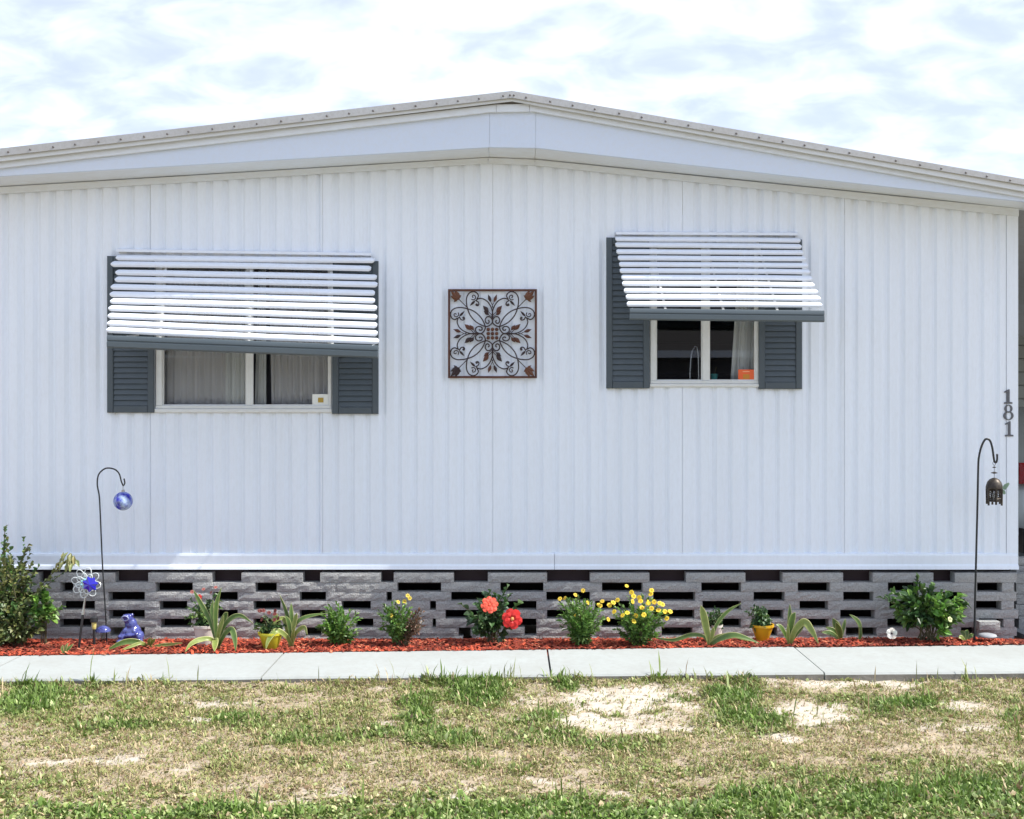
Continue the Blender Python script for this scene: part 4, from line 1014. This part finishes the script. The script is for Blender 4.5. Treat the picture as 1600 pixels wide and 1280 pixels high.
# strap-leaved variegated lilies
def strap(m, pts, wmax, c_mid, c_edge, twist=0.0, tipw=.05):
    sp = spline(pts, 7); n = len(sp); b0 = len(m.v); cols5 = [-1, -.74, 0, .74, 1]; wmax *= .82
    for i, p in enumerate(sp):
        t = i/(n-1); tg = (sp[min(i+1,n-1)] - sp[max(i-1,0)]).normalized()
        s = tg.cross(Vector((0,-1,.35)));  s = s.normalized() if s.length > 1e-3 else Vector((1,0,0))
        s = (Matrix.Rotation(twist*t, 3, tg) @ s); nn = s.cross(tg)
        wv = wmax*(.55 + .9*t if t < .5 else 1.0) if t < .5 else wmax*max(tipw, (1-((t-.5)/.5)**2.2))
        for q in cols5:
            m.v.append(tuple(p + s*q*wv*.5 + nn*abs(q)*wv*.14)); k2 = .92 + .16*((i*7+3) % 5)/5
            cc_ = c_edge if abs(q) > .9 else (c_mid if abs(q) < .3 else tuple(.88*a+.12*b_ for a, b_ in zip(c_mid, c_edge))); m.c.append(tuple(x*k2 for x in cc_))
    for i in range(n-1):
        for q in range(4): a = b0+i*5+q; m.f.append((a, a+1, a+6, a+5)); m.m.append(0)
MIDG, EDGC = (.075,.145,.028), (.42,.44,.17)
MIDP, EDGP = (.22,.28,.06), (.58,.57,.24)
def lily(name, label, base_px, leaves, group='variegated strap-leaved lilies in the mulch'):
    b = gb(*base_px); root = empty(name, b, label, 'plant', group)
    for (pts, w, dep, pale) in leaves:
        m = MB(); W_ = [b + Vector((random.uniform(-.008,.008), 0, -.01))]
        for i, (px, py) in enumerate(pts): t = (i+1)/len(pts); W_.append(P(px, py, b.y + dep*t))
        for q in W_[1:]: q.z = max(q.z, .052)
        strap(m, W_, w/F*b.y, MIDP if pale else MIDG, EDGP if pale else EDGC, random.uniform(-.6,.6))
        o = m.build('leaf', M['strap'], root, smooth=True); sd = o.modifiers.new('thickness', 'SOLIDIFY'); sd.thickness = .002
    return root
lily('strap_lily', 'low strap-leaved plant spreading in front of the blue frog', (232,1009), [([(215,1003),(192,1004),(166,1017)],11,-.12,False),([(238,1003),(243,998)],7,-.03,True),([(233,1002),(236,997)],7,-.05,True),([(222,1005),(205,1010),(186,1018)],6,-.14,True),([(255,1008),(285,1005)],6,-.02,True)])
lily('strap_lily', 'tall variegated lily in front of the off-white pot', (340,1012), [([(337,980),(338,945),(346,918)],9,.02,False),([(328,970),(312,940),(302,922)],9,.06,False),([(343,985),(352,962),(356,957)],11,-.02,False),([(347,985),(360,967),(376,962),(395,974)],9,-.04,False),
  ([(330,999),(312,1000),(298,1007),(289,1019)],10,-.16,True),([(337,1000),(336,1008),(335,1018)],12,-.16,True),([(352,990),(362,984),(367,1000),(368,1018)],11,-.12,False),([(335,975),(331,955),(333,938)],9,.05,False),([(341,992),(346,975),(350,962)],8,-.05,True)])
lily('strap_lily', 'variegated lily in front of the lime yellow pot', (455,1009), [([(452,980),(447,955),(437,930)],8,.05,False),([(456,975),(455,955),(455,942)],8,.03,False),([(460,980),(470,968),(487,962),(512,958)],8,-.02,False),([(448,995),(432,986),(420,1000),(415,1015)],11,-.15,True),([(462,990),(475,980),(480,992)],8,-.08,True),
  ([(446,975),(440,966),(425,975)],8,-.05,True),([(458,985),(462,965),(464,958)],8,-.02,True),([(453,985),(450,970),(445,962)],9,-.04,False),([(457,1000),(458,990),(461,978)],7,-.05,True)])
lily('strap_lily', 'broad-leaved variegated lily in front of the small white pot', (1109,1007), [([(1104,985),(1099,960),(1095,946)],14,-.02,True),([(1116,985),(1125,968),(1140,953),(1158,943)],7,.02,False),([(1100,995),(1080,992),(1052,1000),(1020,996)],8,.0,False),([(1125,998),(1150,993),(1187,1005)],12,-.10,False),([(1113,990),(1115,980)],8,-.03,True),([(1106,985),(1102,965),(1101,955)],9,.02,False),([(1120,995),(1145,994),(1170,1002)],7,-.05,True)])
lily('strap_lily', 'variegated lily with a folded leaf right of the yellow pot', (1233,1005), [([(1233,980),(1234,960),(1234,944)],8,.05,False),([(1234,985),(1238,965),(1243,957)],13,.0,False),([(1226,990),(1219,979),(1212,976)],9,-.02,False),([(1242,985),(1256,972),(1268,985),(1279,1006)],14,-.12,True),([(1243,992),(1252,980),(1256,975)],9,-.04,False),([(1231,990),(1231,975)],7,-.05,True)])
lily('strap_lily', 'small green lily left of the white blossom on the mulch', (1313,998), [([(1308,980),(1301,966)],14,.02,False),([(1318,980),(1321,967)],7,.02,False),([(1299,990),(1283,988)],9,-.02,False),([(1303,986),(1290,980)],9,.0,False),([(1311,985),(1306,972)],12,-.03,False)])
lily('strap_lily', 'single arching lily leaf before the right blocks', (1344,999), [([(1344,980),(1338,968),(1327,960)],8,.03,False),([(1345,990),(1344,978)],6,.0,False)])
lily('leaf_sprout', 'tiny variegated sprout at the foot of the flower stake', (100,1019), [([(103,1012),(106,1005)],6,.0,True),([(108,1013),(115,1006)],6,.02,False),([(97,1014),(98,1008)],5,.0,True)])
lily('leaf_sprout', 'small leafy sprout at the foot of the lantern hook', (1508,1000), [([(1502,996),(1498,997)],8,-.02,True),([(1510,990),(1512,984)],9,.02,False),([(1516,994),(1521,991)],8,.02,False),([(1505,990),(1500,986)],8,.02,False)])

# pots
def pot(name, label, px, py, rt, rb, h, material, ytop=None):
    b = gb(px, py); k = 1/F*b.y; b.z = .045
    m = MB(); hz = h*k
    m.lathe([(rb*k*.92,0),(rb*k,.004),(rt*k*.96,hz*.86),(rt*k*1.04,hz*.87),(rt*k*1.05,hz),(rt*k*.93,hz),(rt*k*.90,hz*.85),(.01,hz*.84)], b, 24)
    o = m.build(name, material, base=b); autosmooth(o, 35); tag(o, label, 'flower pot')
    m = MB(); m.lathe([(rt*k*.90,hz*.80),(rt*k*.90,hz*.88),(.01,hz*.90)], b, 16); m.build('soil', M['soil'], o)
    return b, k, b + Vector((0,0,hz*.88))
b, k, t = pot('flower_pot', 'off-white flower pot behind the tall lily', 321, 1004, 19, 13, 32, M['pot_white'])
r_, tips, cc = bush('potted_plant', 'red-flowering plant in the off-white pot', 'plant', t, (-4*k, 0, 26*k), (29*k, .10, 28*k), 20, 15, (.036,.020), GREEN+DARK, bare=.2)
flower(r_, P(311, 934, t.y-.09), .021, (.42,.02,.015), (.3,.02,.01), 7, layers=2)
for px, py in ((300,925),(318,921),(330,926),(337,918)): flower(r_, P(px, py, t.y-.05), .012, (.35,.12,.10), (.2,.05,.04), 5)
b, k, t = pot('flower_pot', 'lime yellow flower pot behind a lily', 423, 1010, 19, 11, 26, M['pot_lime'])
r_, tips, cc = bush('potted_plant', 'dusky red flowering plant in the lime yellow pot', 'plant', t, (-3*k, 0, 14*k), (22*k, .08, 20*k), 16, 12, (.032,.018), DARK+OLIVE, bare=.2)
for i in range(9): flower(r_, P(random.uniform(404,440), random.uniform(947,972), t.y-.06), .013, (.17,.035,.03), (.1,.02,.02), 5)
b, k, t = pot('flower_pot', 'small greyish white pot behind a broad-leaved lily', 1120, 1000, 9, 6.5, 27, M['pot_white'])
bush('potted_plant', 'dark green bushy plant in the small white pot', 'plant', t, (-3*k, .02, 14*k), (19*k, .08, 17*k), 18, 15, (.024,.013), DARK, bare=.2)
b, k, t = pot('flower_pot', 'bright yellow glazed pot standing on the mulch', 1191, 999, 17.5, 9, 27, M['pot_yellow'])
bush('potted_plant', 'dark green leafy plant in the bright yellow pot', 'plant', t, (-5*k, 0, 14*k), (21*k, .09, 18*k), 22, 13, (.034,.018), DARK+GREEN[:1], bare=.2, droop=.5)

# free-standing bushes
b = gb(530, 1005); k = 1/F*b.y
bush('green_bush', 'dense bright green leafy bush without flowers', 'bush', b, (0, 0, 33*k), (33*k, .12, 31*k), 44, 22, (.036,.012), FRESH+GREEN, bare=.15, droop=.15)
b = gb(624, 1006); k = 1/F*b.y
r_, tips, cc = bush('green_bush', 'green bush with a few yellow blooms and a withered brown side', 'bush', b, (-6*k, 0, 40*k), (31*k, .10, 30*k), 36, 22, (.030,.014), FRESH[:3]+GREEN, bare=.25, droop=.15)
for px, py in ((637,931),(622,941),(632,940),(611,962),(640,935)): flower(r_, P(px, py, b.y-.06), .014, (.62,.48,.06), (.4,.2,.02), 6)
root2, t2, _ = bush('withered', None, None, b + Vector((10*k,-.02,0)), (19*k, 0, 32*k), (15*k, .07, 24*k), 16, 16, (.026,.012), [(.16,.10,.06),(.20,.12,.08),(.11,.07,.04)], root=r_, bare=.3)
b = gb(768, 1002); k = 1/F*b.y
r_, tips, cc = bush('hibiscus', 'hibiscus plant with one coral and one red bloom', 'plant', b, (-2*k, 0, 42*k), (40*k, .13, 36*k), 26, 14, (.046,.032), DARK+[(.06,.11,.06)], bare=.35,
    extra=[P(793,918,b.y-.03), P(796,930,b.y-.05), P(722,945,b.y-.05), P(735,960,b.y-.06), P(745,985,b.y-.1), P(758,930,b.y-.03), P(810,945,b.y-.03), P(790,945,b.y)])
f_ = flower(r_, P(765, 946, b.y-.14), .056, (.80,.11,.06), (.85,.15,.08), 8, (0,-.85,.45), layers=3, cup=.3)
f_ = flower(r_, P(800, 967, b.y-.15), .066, (.60,.022,.018), (.75,.35,.12), 6, (.15,-1,.12), layers=2, cup=.16)
b = gb(908, 1006); k = 1/F*b.y
r_, tips, cc = bush('flowering_bush', 'feathery green bush with sparse yellow blooms', 'bush', b, (0, 0, 41*k), (40*k, .13, 37*k), 64, 28, (.034,.010), FRESH+GREEN, bare=.2, droop=.1)
for px, py in ((875,936),(883,935),(899,930),(911,923),(918,942),(900,962),(938,947),(941,940),(950,968)): flower(r_, P(px, py, b.y-.06-random.random()*.06), .0145, (.70,.50,.04), (.6,.36,.03), 7)
b = gb(1000, 1006); k = 1/F*b.y
r_, tips, cc = bush('flowering_bush', 'feathery green bush covered in many yellow blooms', 'bush', b, (-2*k, 0, 42*k), (48*k, .14, 38*k), 64, 28, (.032,.011), FRESH[:3]+GREEN, bare=.2, droop=.1)
for px, py in ((979,916),(987,926),(990,932),(988,940),(1001,940),(965,938),(958,942),(952,946),(960,956),(973,962),(995,963),(993,962),(1006,961),(990,971),(1018,951),(1022,941),(1031,943),(1035,945),(1029,954),(1039,956),(1047,956),(1042,967),(1013,943),(1017,929),(1018,923),(980,958),(999,934),(1012,941),(936,946),(1003,950)):
    flower(r_, P(px, py, b.y-.08-random.random()*.06), .0165 if py > 920 else .013, (.82,.60,.04), (.7,.45,.03), 7)
b = gb(1448, 1000); k = 1/F*b.y
r_, tips, cc = bush('gardenia_shrub', 'broad glossy-leaved shrub with bare stems left of the lantern hook', 'shrub', b, (-2*k, 0, 54*k), (62*k, .16, 30*k), 46, 15, (.062,.030), GREEN+FRESH[:2]+DARK, stem_r=.005, bare=.55,
    extra=[P(1434,905,b.y), P(1438,915,b.y), P(1380,935,b.y-.05), P(1495,938,b.y-.05), P(1510,945,b.y), P(1475,985,b.y-.12), P(1480,975,b.y-.1), P(1395,925,b.y-.02)])
flower(r_, P(1484, 968, b.y-.14), .018, (.62,.66,.36), (.5,.5,.2), 5)
root = empty('fallen_blossom', P(1393, 993, 8.0), 'white hibiscus blossom with dark centre lying on the mulch', 'flower')
flower(root, P(1393, 990, 7.95), .036, (.80,.78,.70), (.03,.01,.02), 5, (.05,-1,.25), name='petals', cup=.25)

# ------------------------------------------------------------------ grass
def grass(n, xr, yr_):
    nt_ = n//9; tx = rng.uniform(*xr, nt_); ty = rng.uniform(*yr_, nt_); thue = rng.normal(0, 1, nt_); tsz = rng.gamma(3, .33, nt_)
    ti = rng.integers(0, nt_, n); loose = rng.random(n) < .38
    oa = rng.uniform(0, 2*np.pi, n); orad = np.abs(rng.normal(0, .013, n))*(.6 + tsz[ti]*.6)
    x = np.where(loose, rng.uniform(*xr, n), tx[ti] + np.cos(oa)*orad); y = np.where(loose, rng.uniform(*yr_, n), ty[ti] + np.sin(oa)*orad)
    hue = np.where(loose, rng.normal(0, 1, n), thue[ti]); siz = np.where(loose, 1.0, .7 + .45*tsz[ti])
    keep = y < walk_front(x) - .004; x, y, oa, hue, siz, loose = [q[keep] for q in (x, y, oa, hue, siz, loose)]
    s, g, b = lawn_mask(x, y)
    edge = np.exp(-np.maximum(walk_front(x)-y, 0)/.06)*(vnoise(x, y, 3.0, 21) > .42)*np.clip(1.2-(x-1.8)*.9, .12, 1)
    patch = vnoise(x, y, 6, 12)*.6 + vnoise(x, y, 15, 13)*.4
    pr = np.clip((.36 + .80*g + 1.25*(patch-.42))*(1-.95*np.clip(s*1.15,0,1)) + edge*.5, .055, 1)
    k = rng.random(len(x)) < pr; x, y, s, g, b, edge, patch, oa, hue, siz, loose = [q[k] for q in (x, y, s, g, b, edge, patch, oa, hue, siz, loose)]
    n = len(x)
    lush = np.clip(g + edge*.4 - b*.45 + (patch-.5)*.7 + .20*hue + rng.normal(0, .07, n), 0, 1)
    h = (.011 + .026*rng.random(n)**1.6)*(.8+.6*lush)*siz + edge*rng.random(n)**2*.07
    nearb = np.clip((5.2 - y)/.5, 0, 1); h *= (1 - .25*nearb)
    tall = rng.random(n) < .012*edge + .0015; h = np.where(tall, h + .05 + .08*rng.random(n), h)
    w = .0018 + .0026*rng.random(n) + .0015*lush
    clover = rng.random(n) < (.50*nearb + .22*lush); w = np.where(clover & ~tall, .0055 + .006*rng.random(n), w); h = np.where(clover & ~tall, h*.75, h)
    an = np.where(loose, rng.uniform(0, 2*np.pi, n), oa + rng.normal(0, .7, n)); lean = rng.uniform(.15, 1.5, n) + (1-lush)*.6; lean = np.where(tall, lean*.3, lean)
    dx_, dy_ = np.cos(an), np.sin(an); hz = h*np.cos(np.minimum(lean, 1.45)); hr = h*np.sin(np.minimum(lean, 1.45))
    runner = (~clover) & (rng.random(n) < .06*(1-lush) + .012); h = np.where(runner, .035 + .05*rng.random(n), h); w = np.where(runner, .0011, w); lean = np.where(runner, 1.38, lean)
    hz = h*np.cos(np.minimum(lean, 1.45)); hr = h*np.sin(np.minimum(lean, 1.45))
    z0 = lawn_z(x, y) - .004
    base = np.stack([x, y, z0], 1); side = np.stack([-dy_, dx_, 0*x], 1)*w[:, None]
    mid = base + np.stack([dx_*hr*.4, dy_*hr*.4, hz*.62 + .008], 1); tip = base + np.stack([dx_*hr, dy_*hr, hz + .008], 1)
    msd = np.where(clover, 1.25, .85)[:, None]
    V = np.stack([base - side*.6, base + side*.6, mid - side*msd, mid + side*msd, tip], 1).reshape(-1, 3)
    a = np.arange(n)*5
    tris = np.concatenate([np.stack([a, a+1, a+3], 1), np.stack([a, a+3, a+2], 1), np.stack([a+2, a+3, a+4], 1)])
    gr = np.array([.145,.235,.045]); ol = np.array([.27,.28,.095]); stw = np.array([.50,.40,.235]); br = np.array([.26,.175,.10])
    u = rng.random(n); q = np.clip(lush*1.25 - .1 + rng.normal(0, .18, n), 0, 1)[:, None]
    col = gr*q + ol*(1-q)
    dry = ((u < (.30*(1-lush) + .20*b + .04)) | runner)[:, None]; col = np.where(dry, np.where((rng.random(n) < .6)[:, None], stw, br), col)
    lightc = (clover & (rng.random(n) < .22))[:, None]; col = np.where(lightc, np.array([.40,.46,.20]), col)
    col = col*rng.uniform(.7, 1.3, n)[:, None]
    me = bpy.data.meshes.new('grass'); me.vertices.add(len(V)); me.vertices.foreach_set('co', V.ravel())
    me.loops.add(tris.size); me.loops.foreach_set('vertex_index', tris.ravel().astype(np.int32))
    me.polygons.add(len(tris)); me.polygons.foreach_set('loop_start', (np.arange(len(tris))*3).astype(np.int32))
    try: me.polygons.foreach_set('loop_total', np.full(len(tris), 3, dtype=np.int32))
    except Exception: pass
    at = me.attributes.new('Col', 'FLOAT_COLOR', 'POINT'); A4 = np.ones((len(V), 4), dtype=np.float32); A4[:, :3] = np.repeat(col, 5, 0)
    at.data.foreach_set('color', A4.ravel()); me.update(calc_edges=True); me.validate()
    me.materials.append(M['grass']); o = bpy.data.objects.new('grass', me); C.objects.link(o)
    tag(o, 'patchy green and dry lawn grass before the sidewalk', 'grass', kind='stuff'); return n
grass(900000, (-4.4, 4.4), (3.2, 7.2))

# ------------------------------------------------------------------ house across the street, mirrored in the panes
nb = empty('neighbour_house', (0, -13, 0), 'dark house with pale roof edge across the street, mirrored in the window panes', 'house')
for i in range(15):
    m = MB(); m.cbox(-11, 11, -13.03, -13.0, .10+i*.2, .295+i*.2, .01); m.v = [(x, -26.03-y, z) for x, y, z in m.v]; m.build('clapboard', M['nbwall'], nb)
m = MB(); m.box(-11, 11, -20, -13.04, 0, 3.1); m.build('wall', M['nbwall'], nb)
m = MB(); m.add([(-11.6,-12.4,3.1),(11.6,-12.4,3.1),(11.6,-16.5,4.5),(-11.6,-16.5,4.5),(-11.6,-20.6,3.1),(11.6,-20.6,3.1)], [(0,1,2,3),(3,2,5,4),(0,3,4),(1,5,2),(0,4,5,1)]); m.build('roof', M['nbroof'], nb)
m = MB(); m.box(-11.6, 11.6, -12.4, -12.36, 2.98, 3.16); m.build('fascia_board', M['fascia'], nb)
